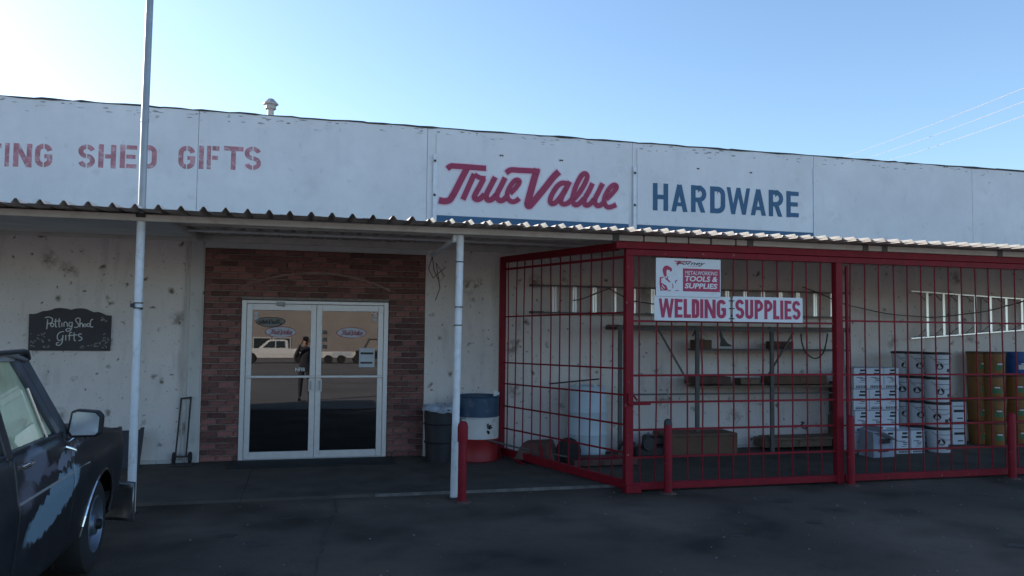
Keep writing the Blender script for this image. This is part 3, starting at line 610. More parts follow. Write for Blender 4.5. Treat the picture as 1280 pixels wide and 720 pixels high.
for x in (-7.0, -.58, 10.9, 14.0):
    b = MB(); b.bar((x, FY+.04, 2.90), (x, -.05, 2.985), .06, .05); part('rafter', b, M['beam'], CN, bevel=.004)
b = MB(); b.bar((2.40, FY+.08, 2.80), (2.44, -.85, 2.80), .05, .05); b.bar((2.40, FY+.08, 2.79), (2.40, FY+.08, 2.86), .04, .04); part('bracket_arm', b, M['white'], CN, bevel=.004)
b = MB()
for q in ([(2.44, -.85, 2.79), (2.47, -.83, 2.6), (2.55, -.8, 2.45), (2.62, -.8, 2.52), (2.5, -.82, 2.7), (2.56, -.8, 2.36), (2.5, -.8, 2.2)], [(2.44, -.86, 2.78), (2.40, -.8, 2.62), (2.47, -.76, 2.5), (2.58, -.76, 2.6), (2.65, -.7, 2.66)]): b.tube([Vector(p) for p in q], .006, 5)
part('loose_wire', b, M['rust'], CN)
for x0, x1 in ((-26, -7.04), (-6.96, -.62)):
    b = MB(); b.box((x0, FY+.05, 2.93), (x1, -.06, 2.936)); 
    o = b.build('soffit_panel', M['soffit'], CN, off=CN.location)
    for v in o.data.vertices:
        y = v.co.y+CN.location.y; v.co.z += zc(y)-2.94-.045
for x, nm in ((2.46, 'p'), (-.80, 'l'), (-7.6, 'x'), (14.0, 'x')):
    yy = -2.765 if nm == 'p' else FY+.0
    zt = 2.852
    b = MB(); b.tube([(x-(.03 if nm == 'p' else 0), yy, -.02), (x, yy, zt)], .041, 14)
    P = part('post', b, M['white'], CN, smooth=True)
    b = MB(); zs = (2.55, 2.05, 1.85) if nm == 'p' else (1.98, 2.03)
    for z in zs: b.tube([(x-.03*(1-z/2.85)*(nm == 'p'), yy, z), (x-.03*(1-z/2.85)*(nm == 'p'), yy, z+.012)], .045, 14)
    if nm == 'l': b.box((x-.065, yy-.05, 1.99), (x-.03, yy-.02, 2.03)); b.box((x+.03, yy-.06, 1.97), (x+.05, yy-.02, 1.99))
    part('clamp', b, M['dark'], P)
    b = MB(); b.box((x-.1, yy-.08, -.03), (x+.06, yy+.06, -.015)); part('foot_plate', b, M['dark'], P)
for u in (805, 833, 861, 889, 920):      # pipe couplings of the beam above the cage
    x = at(u, 297, Y=FY-.04).x; b = MB(); b.box((x-.008, FY-.041, 2.85), (x+.008, FY+.041, 2.93)); part('beam_band', b, M['rust'], CN)
for u in (770, 938, 1082, 1106, 1250):
    x = at(u, 300, Y=FY-.04).x; b = MB(); b.box((x-.04, FY-.045, 2.84), (x+.04, FY+.045, 2.935)); part('hanger_bracket', b, M['rack'], CN, bevel=.003)
# tall pole above the canopy
PL = thing('tall_pole', 'tall thin grey steel pole rising above the canopy before the lettering', 'pole', (-.8, FY, 2.93))
b = MB(); b.tube([(-.8, FY, 2.90), (-.80, FY, 3.95), (-.78, FY, 9)], .037, 12); part('mast', b, M['pole'], PL, smooth=True)
b = MB(); b.tube([(-.8, FY, 2.89), (-.8, FY, 2.93)], .06, 12); part('collar', b, M['dark'], PL)
b = MB(); b.tube([(-.8, FY, 3.86), (-.8, FY, 3.90)], .041, 12); part('coupling', b, M['pole'], PL)
# roof vent
VT = thing('roof_vent', 'small grey vent pipe with a peaked cap on the roof edge', 'vent', (.24, .7, 4.3)); c = (.24, .7, 0)
b = MB(); b.lathe([(.048, 4.29), (.048, 5.02), (.052, 5.02), (.052, 5.03)], c, 12); part('pipe', b, M['steel'], VT, smooth=True)
b = MB(); b.lathe([(.075, 5.02), (.082, 5.03), (.075, 5.08), (.112, 5.09), (.112, 5.105), (.04, 5.175), (0, 5.18)], c, 8); part('cap', b, M['steel'], VT)
# overhead wires behind the roof
for i, ((u0, v0), (u1, v1)) in enumerate((((1055, 196), (1290, 106)), ((1085, 197), (1290, 123)), ((1112, 200), (1290, 141)))):
    a = at(u0, v0, Y=48); c = at(u1, v1, Y=16); d = (c-a); pts = []
    for k in range(13):
        t = -0.25+1.6*k/12; p = a+d*t; p.z -= .10*4*max(0, t)*(1-t) if t < 1 else 0; pts.append(p)
    b = MB(); b.tube(pts, .013, 5); o = b.build('overhead_wire', M['steel']); tag(o, ['topmost overhead wire in the sky above the right end of the roof', 'middle overhead wire in the sky above the right end of the roof', 'lowest overhead wire in the sky above the right end of the roof'][i], 'wire', 'overhead wires')

# ------------------------------------------------------------------ red cage
CG = thing('security_cage', 'red barred steel cage enclosing the goods under the canopy', 'cage', (7, -1.5, 0))
XC, XQ = 4.438, 7.226
side0 = Vector((3.56, -.28, 0)); side1 = Vector((XC, FY, 0))
def post(x, y, s, z1, m='red'): b = MB(); b.box((x-s/2, y-s/2, -.03), (x+s/2, y+s/2, z1)); part('post', b, M[m], CG, bevel=.006)
post(side0.x, side0.y, .085, 2.86); post(XC, FY, .095, 2.69, 'redchip'); post(XQ, FY, .095, 2.69, 'redchip'); post(7.365, FY, .035, 2.66); post(11.15, FY, .09, 2.69)
b = MB(); b.box((4.26, FY-.06, 2.765), (14, FY+.04, 2.848)); part('top_beam', b, M['red'], CG, bevel=.005)
b = MB(); b.box((4.39, FY-.045, 2.69), (14, FY+.03, 2.762)); part('header_rail', b, M['redchip'], CG, bevel=.004)
b = MB(); b.bar(side0+Vector((0, 0, 2.82)), side1+Vector((-.1, .1, 2.80)), .06, .09); part('top_beam', b, M['red'], CG, bevel=.004)
b = MB(); b.bar(side0+Vector((0, 0, 2.68)), side1+Vector((0, .05, 2.68)), .03, .03); part('rail', b, M['red'], CG)
b = MB(); b.bar(side0+Vector((0, 0, .09)), side1+Vector((0, .05, .05)), .06, .10); part('bottom_rail', b, M['red'], CG, bevel=.004)
b = MB(); b.box((XC, FY-.03, -.005), (XQ, FY+.03, .075)); part('bottom_rail', b, M['redchip'], CG, bevel=.004)
b = MB(); b.box((7.3, FY-.03, -.005), (14, FY+.03, .075)); part('bottom_rail', b, M['redchip'], CG, bevel=.004)
def vbar(x, y, z0, z1, r=.009):
    dx = random.uniform(-.01, .01); k_ = 3 if random.random() < .15 else 1; b = MB(); b.tube([(x+dx, y, z0), (x+random.uniform(-.006, .006)*k_, y+random.uniform(-.006, .006), z0+(z1-z0)*.33), (x+random.uniform(-.006, .006)*k_, y+random.uniform(-.006, .006), z0+(z1-z0)*.66), (x-dx, y, z1)], r, 6); part('bar', b, M['redchip'] if random.random() < .35 else M['red'], CG, smooth=True)
for i in range(13): vbar(4.578+i*.201, FY, .05, 2.70)
for i in range(18): vbar(7.411+.212*i+(.0), FY, .05, 2.70)
for u in (634.4, 644.4, 654.4, 665, 676, 688, 699.5, 711.8, 725, 738, 751, 765.6):
    d = at(u, 450, Y=0)-CAM; e = side1-side0   # meet the slanted side panel
    t = ((side0.x-CAM.x)*e.y-(side0.y-CAM.y)*e.x)/(d.x*e.y-d.y*e.x); p = CAM+d*t
    vbar(p.x, p.y, .1, 2.80)
def rail(p, q, r=.009, m='red'): b = MB(); b.bar(p, q, r*2, r*2.2); part('rail', b, M[m], CG)
for z in (1.93, 1.30, .99, .675, .36): rail((XC, FY+.0, z), (XQ, FY, z+.005), .0105, 'redchip' if z < .5 else 'red')
for z in (1.97, 1.30, .99, .675, .36): rail((7.3, FY, z), (14, FY, z), .0105, 'redchip' if z < .8 else 'red')
for (za, zb) in ((396, 391), (453.7, 459.5), (480, 491.7), (508, 528), (536, 562)):
    zA = at(640, za, Y=-.45).z; zB = at(775, zb, Y=-2.55).z
    e = (side1-side0); rail(side0+Vector((0, 0, zA)), side1+Vector((0, 0, zB)))
b = MB(); b.box((XC-.02, FY-.075, .965), (XC+.25, FY-.048, 1.0)); b.box((XC-.03, FY-.08, .98), (XC+.03, FY-.048, 1.10)); b.tube([(XC+.03, FY-.075, 1.08), (XC+.08, FY-.08, 1.02)], .012); part('latch', b, M['red'], CG, bevel=.003)
b = MB(); b.box((XC-.06, FY-.1, -.03), (XC+.13, FY+.05, .06)); part('foot_block', b, M['red'], CG, bevel=.01)
# boards on the cage
SY = FY-.05
def board(label, u0, v0, u1, v1, y=SY):
    a = at(u0, v0, Y=y); c = at(u1, v1, Y=y); o = thing('cage_sign', label, 'sign', ((a.x+c.x)/2, y, c.z), 0, 'boards wired to the red cage')
    b = MB(); b.box((a.x, y, c.z), (c.x, y+.006, a.z)); part('board', b, M['board'], o, bevel=.0015); return o, a, c
F1, a, c = board('upper white board with welder drawing and METALWORKING TOOLS & SUPPLIES', 820, 322, 901, 372, SY-.009)
y = SY-.009
Zm = lambda x_, y_: at(815+x_/13.337, 318+y_/13.337, Y=y)
b = MB(); q0, q1 = Zm(515, 232), Zm(1132, 630); b.box((q0.x, y-.0012, q1.z), (q1.x, y, q0.z)); part('red_field', b, M['signred'], F1)
for s_, xa_, xb_, ya_, yb_, bold, sh in (('METALWORKING', 550, 1090, 275, 338, .01, .15), ('TOOLS &', 548, 1090, 360, 448, .03, .15), ('SUPPLIES', 545, 1090, 480, 566, .03, .15)):
    p, q = Zm(xa_, yb_), Zm(xb_, ya_); text('sign_text', s_, p.x, q.x, p.z, p.z+(yb_-ya_)/13.337*mpp*.805, y-.0016, M['board'], F1, bold, sh)
p, q = Zm(395, 170), Zm(890, 110); text('sign_text', 'Forney', p.x+.02, q.x, p.z-.012, p.z+.045, y-.0016, M['ink'], F1, .015, .45)
b = MB()
for q in ([(368, 105), (655, 112), (648, 128), (385, 120)], [(400, 140), (520, 145), (515, 160), (390, 155)], [(425, 120), (465, 122), (430, 185), (415, 183)], [(610, 192), (825, 198), (825, 204), (610, 198)]): b.prism([(lambda r: (r.x, r.z))(Zm(*z)) for z in q], y-.0024, y)
part('logo_bars', b, M['signred'], F1)
b = MB(); j = 0
for q in ([(175, 255), (195, 205), (230, 185), (270, 190), (330, 230), (335, 270), (305, 290), (290, 262), (250, 255), (240, 300), (245, 350), (215, 380), (190, 330)],
          [(130, 380), (215, 370), (160, 400), (150, 470), (240, 520), (270, 600), (140, 605), (125, 480)], [(215, 380), (250, 400), (310, 455), (290, 465), (225, 410)], [(250, 375), (262, 360), (270, 395), (258, 410)],
          [(390, 480), (385, 440), (405, 425), (425, 428), (424, 440), (404, 442), (400, 478)], [(385, 600), (445, 598), (450, 608), (390, 612)], [(330, 480), (350, 500), (355, 555), (340, 565), (344, 520)], [(270, 598), (320, 600), (318, 610), (270, 612)]):
    b.prism([(lambda r: (r.x, r.z))(Zm(*z)) for z in q], y-.001-.0003*j, y); j += 1
part('welder_drawing', b, M['signred'], F1)['kind'] = 'stuff'
b = MB()
for q in ([(150, 405), (235, 470), (228, 482), (150, 425)], [(165, 500), (215, 560), (205, 570), (160, 515)], [(150, 545), (190, 590), (178, 596), (148, 560)]):
    b.prism([(lambda r: (r.x, r.z))(Zm(*z)) for z in q], y-.0046, y-.004)
part('drawing_stripes', b, M['board'], F1)['kind'] = 'stuff'
F2, a2, c2 = board('long white board reading WELDING in red beneath the welder board', 818, 369, 913, 402)
F3, a3, c3 = board('white board reading SUPPLIES in red right of the WELDING board', 916, 370.5, 1003.5, 403.5)
for o, seq, v0, v1, A_, C_ in ((F2, (('W', 86, 206), ('E', 213, 276), ('L', 285, 343), ('D', 350, 410), ('I', 417, 443), ('N', 452, 541), ('G', 550, 623)), 383, 560, a2, c2), (F3, (('S', 698, 769), ('U', 777, 842), ('P', 853, 921), ('P', 930, 996), ('L', 1001, 1050), ('I', 1057, 1083), ('E', 1092, 1147), ('S', 1153, 1219)), 406, 570, a3, c3)):
    zt = A_.z-.035; zb = C_.z+.036
    for ch, x0, x1 in seq:
        b = MB(); put_letter(b, ch, at(810+x0/6.4, 385, Y=SY).x, at(810+x1/6.4, 385, Y=SY).x, zb, zt, SY-.0006, .042, th=.0012); part('letter', b, M['signred'], o)
b = MB()
for z in (a3.z-.06, (a3.z+c3.z)/2, c3.z+.03): b.box((c2.x-.02, SY-.004, z), (a3.x+.02, SY+.012, z+.012))
part('tie_wire', b, M['black'], F3)

# ------------------------------------------------------------------ bollards
def bollard(p, label, cap=False):
    T = thing('bollard', label, 'bollard', p, 0, 'red steel bollards before the canopy')
    b = MB(); h = .84; b.lathe([(.047, -.01), (.047, h-.05), (.04, h-.02), (.022, h), (0, h+.004)], (0, 0, 0), 14); b.build('pipe', M['redchip'], T, smooth=True)
    b = MB(); b.lathe([(.1, -.002), (.095, .012), (.05, .02)], (0, 0, 0), 12); b.build('footing', M['rust'], T)
    if cap: b = MB(); b.lathe([(.056, h-.2), (.058, h-.05), (.05, h-.01), (.03, h+.015), (0, h+.02)], (0, 0, 0), 14); b.build('cap_sleeve', M['red'], T, smooth=True)
    else: b = MB(); b.lathe([(.049, h-.06), (.043, h-.018), (.024, h+.003), (0, h+.007)], (0, 0, 0), 14); b.build('cap_sleeve', M['dark'] if 'outside the front' in label else M['red'], T, smooth=True)
    return T
for (u, y), lab, cp in (((577.5, -2.98), 'red bollard with thick rounded sleeve beside the white canopy post', True), ((835, -2.99), 'dark topped red bollard outside the front of the cage below the boards', False), ((1064, -2.97), 'red bollard by the middle cage post before the white cartons', False), ((1266, -3.0), 'red bollard before the stacked orange pails', False)):
    p = at(u, 610, Y=y); bollard((p.x, y, -.03), lab, cp)
b = MB(); b.box((0, -.03, 0), (.05, .01, .33)); b.tube([(.025, -.01, .33), (.025, -.01, .45)], .012)
K = thing('red_bracket', 'small red steel plate standing on the ground behind the sleeved bollard', 'bracket', (2.55, -2.55, .05)); b.build('plate', M['red'], K, bevel=.006)

# ------------------------------------------------------------------ things before the wall, left to right
p = at(178, 580, Y=-.25)
K = thing('leaning_panel', 'dark flat panel leaning on the wall behind the white pole', 'panel', (p.x-.05, -.2, 0)); b = MB()
b.prism([(-.33, 0), (.03, 0), (.05, .50), (.01, .50), (-.01, .47), (-.33, .46)], -.03, 0, lambda x, y, z: (x, y-.12+z*.28, z)); b.build('sheet', M['bin'], K, bevel=.004)
K = thing('hand_truck', 'narrow black hand truck frame standing against the wall by the bricks', 'hand truck', (-.70, -.10, 0))
b = MB(); b.bar((-.095, -.02, .10), (-.055, .05, .85), .02); b.bar((.035, -.02, .10), (.065, .05, .87), .02); b.bar((-.065, .05, .85), (.075, .05, .87), .02); b.build('tube_frame', M['black'], K)
b = MB(); b.box((-.14, -.22, .008), (.14, -.02, .02)); b.bar((-.09, -.02, .10), (.09, -.02, .10), .02); b.build('toe_plate', M['dark'], K)
for x in (-.12, .08): b = MB(); b.lathe([(0, -.02), (.06, -.02), (.075, -.012), (.075, .012), (.06, .02), (0, .02)], (x, .02, .08), 14, axis='x'); b.build('wheel', M['rubber'], K, smooth=True)
# trash bin with a bag rim
p = at(550, 578, Z=0)
K = thing('trash_bin', 'black bin with a pale plastic bag rim beside the brick surround', 'bin', (2.66, -.42, 0))
b = MB(); b.lathe([(0, 0), (.20, 0), (.235, .70), (.25, .70), (.25, .72), (.225, .72), (.19, .05), (0, .05)], (0, 0, 0), 20); b.build('tub', M['bin'], K, smooth=True)
random.seed(11)
b = MB(); N_ = 28; pr = []
vs = []; fs = []
for j, (r, z) in enumerate(((.256, .685), (.262, .72), (.25, .755), (.16, .77), (.0, .74))):
    for k in range(N_): a = 2*pi*k/N_; q = random.uniform(-.016, .016)*(j < 4); vs.append(((r+q)*cos(a), (r+q)*sin(a), z+q*1.2))
for j in range(4):
    for k in range(N_): fs.append((j*N_+k, j*N_+(k+1) % N_, (j+1)*N_+(k+1) % N_, (j+1)*N_+k))
b.add(vs, fs); b.build('bag', M['bag'], K)
for zz in (.25, .5): b = MB(); b.lathe([(.214+.035*zz, zz), (.222+.035*zz, zz+.01), (.214+.035*zz, zz+.02)], (0, 0, 0), 20); b.build('rib', M['bin'], K)
# blue white red drum
K = thing('steel_drum', 'old steel drum painted blue, white and red beside the cage', 'drum', (3.19, -.42, 0)); R_ = .29
b = MB(); b.lathe([(R_, .0), (R_+.008, .01), (R_, .02), (R_, .29), (R_+.008, .30), (R_, .31)], n=28); b.build('red_band', M['drumred'], K, smooth=True)
b = MB(); b.lathe([(R_, .31), (R_, .585), (R_+.009, .595), (R_, .605)], n=28); b.build('white_band', M['drumwhite'], K, smooth=True)
b = MB(); b.lathe([(R_, .605), (R_, .87), (R_+.01, .88), (R_, .895), (R_-.015, .89), (R_-.015, .87), (0, .87)], n=28); b.build('blue_band', M['drumblue'], K, smooth=True)
b = MB(); random.seed(5)
for _ in range(16):
    a = radians(-70+random.uniform(-9, 9)); z = .45+random.uniform(-.07, .07); r = random.uniform(.01, .028); c = Vector((cos(a)*(R_+.002), sin(a)*(R_+.002), z)); t = Vector((-sin(a), cos(a), 0))
    b.add([c+t*r*cos(q*2*pi/7)*random.uniform(.5, 1)+Vector((0, 0, r*sin(q*2*pi/7)*random.uniform(.5, 1))) for q in range(7)], [tuple(range(7))])
b.build('faded_emblem', M['ink'], K)
b = MB(); b.box((.2, -.1, .88), (.245, -.06, .955)); b.box((.245, -.09, .9), (.28, -.07, .94)); b.build('paper_cup', M['board'], K)
# junk heap: overturned wheelbarrow by the cage side
K = thing('wheelbarrow', 'dark rusty wheelbarrow tipped over by the cage side panel', 'wheelbarrow', (3.95, -.75, 0), -.5)
b = MB(); b.add([(-.28, -.2, .05), (.3, -.22, .03), (.3, .22, .03), (-.28, .2, .05), (-.16, -.14, .27), (.2, -.15, .30), (.2, .15, .30), (-.16, .14, .27)], [(0, 1, 5, 4), (1, 2, 6, 5), (2, 3, 7, 6), (3, 0, 4, 7), (4, 5, 6, 7)]); b.build('tray', M['rust'], K, bevel=.012)
b = MB(); b.tube([(-.62, -.28, .30), (-.2, -.18, .20), (.45, -.1, .1)], .014, 6); b.tube([(-.55, .22, .02), (-.2, .15, .12), (.45, .05, .1)], .014, 6); b.build('handle', M['rack'], K)
b = MB(); b.lathe([(.0, -.03), (.12, -.03), (.165, -.02), (.175, 0), (.165, .02), (.12, .03), (0, .03)], (.45, 0, .175), 18, axis='y'); b.build('wheel', M['rubber'], K, smooth=True)
for q in (((.1, -.2, .25), (.18, -.32, .0), .02), ((.1, .2, .25), (.2, .3, .0), .02), ((-.3, -.1, .05), (-.1, -.38, .02), .03)): b = MB(); b.bar(*q); b.build('leg', M['red'], K)
K = thing('scrap_tray', 'low rusty steel tray on the floor before the pale blue barrel', 'tray', (4.75, -1.15, 0)); b = MB()
b.box((-.45, -.2, .02), (.45, .2, .03)); [b.box(*q) for q in (((-.45, -.2, .03), (.45, -.185, .10)), ((-.45, .185, .03), (.45, .2, .10)), ((-.45, -.185, .03), (-.435, .185, .10)), ((.435, -.185, .03), (.45, .185, .10)))]; b.build('pan', M['rust'], K)
b = MB(); b.bar((-.4, -.1, .06), (.3, .1, .09), .03); b.bar((-.3, .12, .06), (.35, -.12, .09), .025); b.build('scrap_bar', M['red'], K)
# pale blue barrel
p = at(733, 570, Z=0)
K = thing('plastic_barrel', 'tall pale blue plastic barrel standing inside the cage by the wall', 'barrel', (p.x, -.42, 0)); R_ = .285
b = MB(); b.lathe([(0, .0), (.24, .0), (R_-.02, .03), (R_, .10), (R_, .30), (R_+.012, .33), (R_, .36), (R_, .62), (R_+.012, .65), (R_, .68), (R_, .90), (R_-.02, .99), (R_-.05, 1.02), (R_-.07, 1.0), (0, 1.0)], n=28); b.build('shell', M['barrelplastic'], K, smooth=True)
b = MB(); b.lathe([(.03, 1.0), (.03, 1.03), (0, 1.03)], (.12, 0, 0), 10); b.lathe([(.03, 1.0), (.03, 1.03), (0, 1.03)], (-.12, .05, 0), 10); b.build('bung', M['board'], K)
# plank on barrel
K = thing('thin_rod', 'thin dark rod lying across the top of the pale blue barrel', 'rod', (p.x-.1, -.3, 1.06)); b = MB(); b.tube([(-.45, -.05, -.02), (.35, .05, .04)], .012, 6); b.build('rod', M['dark'], K)

# ------------------------------------------------------------------ wall rack inside the cage
RK = thing('storage_rack', 'steel wall rack with braced shelves behind the cage bars', 'rack', (7.4, -.3, 0))
def rx(u, v=480, y=-.3): return at(u, v, Y=y).x
def rz_(u, v, y=-.3): return at(u, v, Y=y).z
U = [rx(768), rx(863), rx(955), rx(1042)]
ztop = rz_(860, 409)
for u in U:
    for y in (-.52,):
        b = MB(); b.box((u-.028, y-.02, 0), (u+.028, y+.02, ztop+.02)); part('upright', b, M['rack'], RK)
for y in (-.52, -.06):
    b = MB(); b.box((U[0]-.05, y-.017, ztop-.05), (U[3]+.15, y+.017, ztop-.005)); part('top_beam', b, M['rack'], RK)
b = MB(); b.box((U[0]-.05, -.50, ztop), (U[3]+.15, -.08, ztop+.02)); part('shelf', b, M['wood'], RK)
z2 = rz_(900, 437); b = MB(); b.box((U[1]+.03, -.50, z2-.015), (U[3]+.15, -.12, z2+.012)); part('shelf', b, M['rack'], RK)
z3 = rz_(900, 482); b = MB(); b.box((U[1]+.03, -.50, z3-.02), (U[3]+.15, -.10, z3+.01)); part('shelf', b, M['wood'], RK)
z4 = rz_(860, 491); b = MB(); b.box((U[0], -.53, z4-.012), (U[3], -.515, z4+.012)); part('cross_rail', b, M['rack'], RK)
z5 = rz_(1000, 546, -.4); b = MB(); b.box((U[2]+.03, -.50, z5-.03), (U[3]+.2, -.10, z5)); part('shelf', b, M['wood'], RK)
for (u0, v0, u1, v1) in ((823, 412, 859, 476), (991.6, 416, 961, 468), (870, 412, 866, 420)):
    b = MB(); b.bar((rx(u0, v0, -.5), -.50, rz_(u0, v0, -.5)), (rx(u1, v1, -.5), -.50, rz_(u1, v1, -.5)), .03, .02); part('brace', b, M['rack'], RK)
def goods(name, label, cat, u0, v0, u1, v1, y, dpt, m, grp=None):
    a, c = at(u0, v1, Y=y), at(u1, v0, Y=y); K = thing(name, label, cat, ((a.x+c.x)/2, y+dpt/2, a.z), 0, grp)
    w2, h2 = (c.x-a.x)/2, c.z-a.z; b = MB(); b.box((-w2, -dpt/2, 0), (w2, dpt/2, h2)); b.build('carcass', M[m], K, bevel=.006)
    b = MB(); b.box((-w2*.96, -dpt/2-.004, h2*.84), (w2*.96, -dpt/2, h2*.9)); b.box((-w2*.02, -dpt/2-.003, h2*.1), (w2*.02, -dpt/2, h2*.8)); b.build('tape', M['rust'], K); return K
goods('wooden_crate', 'dark flat crate on the middle rack shelf below the black rag', 'crate', 868, 471, 914, 480.5, -.48, .34, 'rust')
goods('wooden_crate', 'long brown crate on the middle rack shelf near the right upright', 'crate', 966, 469, 1034, 480.5, -.48, .34, 'cardboard')
K = goods('cardboard_box', 'long brown cardboard box on the floor behind the dark topped bollard', 'box', 832, 541, 922, 573, -.75, .45, 'cardboard')
goods('wooden_crate', 'low dark wooden crate on the floor below the rack bottom shelf', 'crate', 957, 547, 1040, 560, -.45, .35, 'wood')
K = thing('engine_part', 'black machine part lying on the floor left of the cardboard box', 'machine part', (5.75, -.55, 0))
b = MB(); b.box((-.3, -.15, 0), (.2, .15, .16)); b.box((-.1, -.13, .16), (.26, .12, .30)); b.build('housing', M['black'], K, bevel=.03)
b = MB(); b.lathe([(0, -.05), (.09, -.05), (.1, 0), (.06, .03), (0, .03)], (-.12, -.16, .2), 14, axis='y'); b.tube([(-.3, -.1, .2), (-.45, -.1, .26), (-.5, 0, .1)], .02, 6); b.build('flywheel', M['dark'], K)
goods('cardboard_box', 'small brown box on the rack shelf level with the black rag, near the left upright', 'box', 872, 425, 890, 436, -.42, .25, 'cardboard')
goods('cardboard_box', 'small dark box on the upper rack shelf right of the black rag', 'box', 968, 427, 992, 436, -.42, .25, 'rust')
goods('wooden_crate', 'dark slatted crate on the middle rack shelf by the second upright', 'crate', 926, 473, 950, 480.5, -.42, .25, 'wood')
goods('cardboard_box', 'brown box on the floor inside the cage right of the rack uprights', 'box', 1050, 520, 1064, 560, -.35, .3, 'cardboard')
goods('cardboard_box', 'dark box stacked above the brown floor box by the middle cage post', 'box', 1051, 478, 1063, 519, -.35, .3, 'rust')
# black rag hanging from the rack
K = thing('black_rag', 'pointed scrap of black cloth hanging under the SUPPLIES board', 'cloth', (rx(903), -.56, z2)); b = MB()
Qr = lambda x_, y_: (lambda r: (r.x-K.location.x, r.z-K.location.z))(at(820+x_/7.2, 400+y_/7.2, Y=-.56))
b.prism([Qr(*z) for z in [(580, 78), (600, 150), (640, 205), (692, 238), (600, 238), (575, 235), (582, 180), (572, 140)]], -.004, .004); b.build('cloth', M['black'], K)
# looped hose
K = thing('hanging_cable', 'black cable hanging in a loop on the rack by the right upright', 'cable', (rx(1015), -.55, 1.7)); b = MB()
b.tube([at(940+x_/3.79, 380+y_/3.79, Y=-.56)-K.location for x_, y_ in spline([(232, 140), (238, 190), (258, 235), (300, 258), (335, 235), (350, 190), (358, 140)], 4)], .011, 6); b.build('loop', M['black'], K)
K = thing('coiled_hose', 'tangled black hose lying on the rack bottom shelf', 'hose', (rx(1010), -.4, z5)); b = MB()
b.tube([at(940+x_/3.79, 380+y_/3.79, Y=-.5)-K.location for x_, y_ in spline([(232, 560), (245, 562), (232, 575), (250, 590), (275, 575), (310, 580), (350, 575), (380, 585), (372, 520), (382, 500)], 4)], .011, 6); b.build('hose', M['black'], K)
K = thing('hanging_rod', 'thin pale rod hanging from the rack cross rail', 'rod', (rx(826, 490), -.55, z4)); b = MB(); b.tube([(0, 0, .1), (0, 0, -.3)], .007, 6); b.build('rod', M['steel'], K)

# ------------------------------------------------------------------ ladders
L1 = thing('ladder', 'long aluminium ladder hung level on the wall behind the welding boards', 'ladder', (6.8, -.15, 2.05), 0, 'ladders hung on the wall')
xa1, xb1 = at(667, 360, Y=-.14).x, at(1062, 372, Y=-.14).x
zt1, zb1 = at(760, 359, Y=-.14).z, at(760, 392, Y=-.14).z
for z in (zt1, zb1):
    b = MB(); b.box((xa1, -.165, z-.013), (xb1, -.115, z+.013)); part('side_rail', b, M['ladderrail'], L1, bevel=.003)
x = at(692.5, 375, Y=-.14).x; st_ = (at(815.5, 375, Y=-.14).x-x)/5
while x < xb1-.05:
    b = MB(); b.box((x-.034, -.162, zb1+.013), (x-.003, -.125, zt1-.013)); b.box((x+.008, -.156, zb1+.013), (x+.034, -.120, zt1-.013)); part('rung', b, M['ladder'], L1); x += st_
for u in (672, 745, 1050):
    b = MB(); xx = at(u, 357, Y=-.1).x
    for z in (zt1, zb1): b.box((xx-.1, -.10, z-.012), (xx+.1, -.0, z+.02))
    part('wall_hook', b, M['black'], L1)
L2 = thing('ladder', 'tapering aluminium stepladder hung sideways on the right wall above the pails', 'ladder', (12, -.15, 1.9), 0, 'ladders hung on the wall')
def l2(u, top):
    x0, x1 = 1139, 1279
    v = 364+(374-364)*(u-x0)/(x1-x0) if top else 423+(412.5-423)*(u-x0)/(x1-x0)
    return at(u, v, Y=-.15)
for top in (1, 0):
    b = MB(); b.bar(l2(1138, top), l2(1330, top), .05, .02); part('side_rail', b, M['ladder'], L2)
    b = MB(); d = Vector((0, .10, 0)); b.bar(l2(1150, top)+d+Vector((0, 0, -.01 if top else .01)), l2(1330, top)+d, .025, .02); part('back_rail', b, M['steel'], L2)
for i, u in enumerate([1157, 1177.5, 1196.8, 1216.8, 1236, 1255.5, 1275, 1294, 1312]):
    a, c = l2(u, 1), l2(u+1, 0); b = MB(); b.bar(a-Vector((0, 0, .012)), c+Vector((0, 0, .012)), .045, .075, (0, 1, 0)); part('step', b, M['ladder'], L2)
    b = MB(); b.bar(l2(u-8, 1)-Vector((0, -.02, .02)), a+(c-a)*.17-Vector((.02, 0, 0)), .012, .008); part('step_brace', b, M['rack'], L2); b = MB(); b.bar(l2(u-8, 0)+Vector((0, .02, .02)), c+(a-c)*.17-Vector((.02, 0, 0)), .012, .008); part('step_brace', b, M['rack'], L2)
for u in (1196.8, 1236):
    b = MB(); b.bar(l2(u-4, 1)+Vector((0, .1, 0)), l2(u-4, 0)+Vector((0, .1, 0)), .02); part('back_brace', b, M['steel'], L2)
K = thing('wall_cable', 'long black cable sagging along the wall from the rack to the right ladder', 'cable', (11, -.22, 2)); b = MB()
b.tube([at(1030+x_/5.12, 290+y_/5.12, Y=-.22)-K.location for x_, y_ in spline([(-140, 350), (0, 405), (110, 455), (250, 490), (400, 522), (560, 538), (720, 545), (900, 525), (1050, 505), (1200, 465), (1330, 430), (1500, 380)], 4)], .008, 6); b.build('cable', M['black'], K)
K = thing('wall_cable', 'short black cable slanting across the left end of the long ladder', 'cable', (4.8, -.2, 2.2)); b = MB()
b.tube([at(610+x_/4.5, 290+y_/4.5, Y=-.2)-K.location for x_, y_ in ((480, 385), (520, 380), (600, 350), (680, 318), (800, 385), (930, 405), (1000, 400))], .008, 6); b.build('cable', M['black'], K)

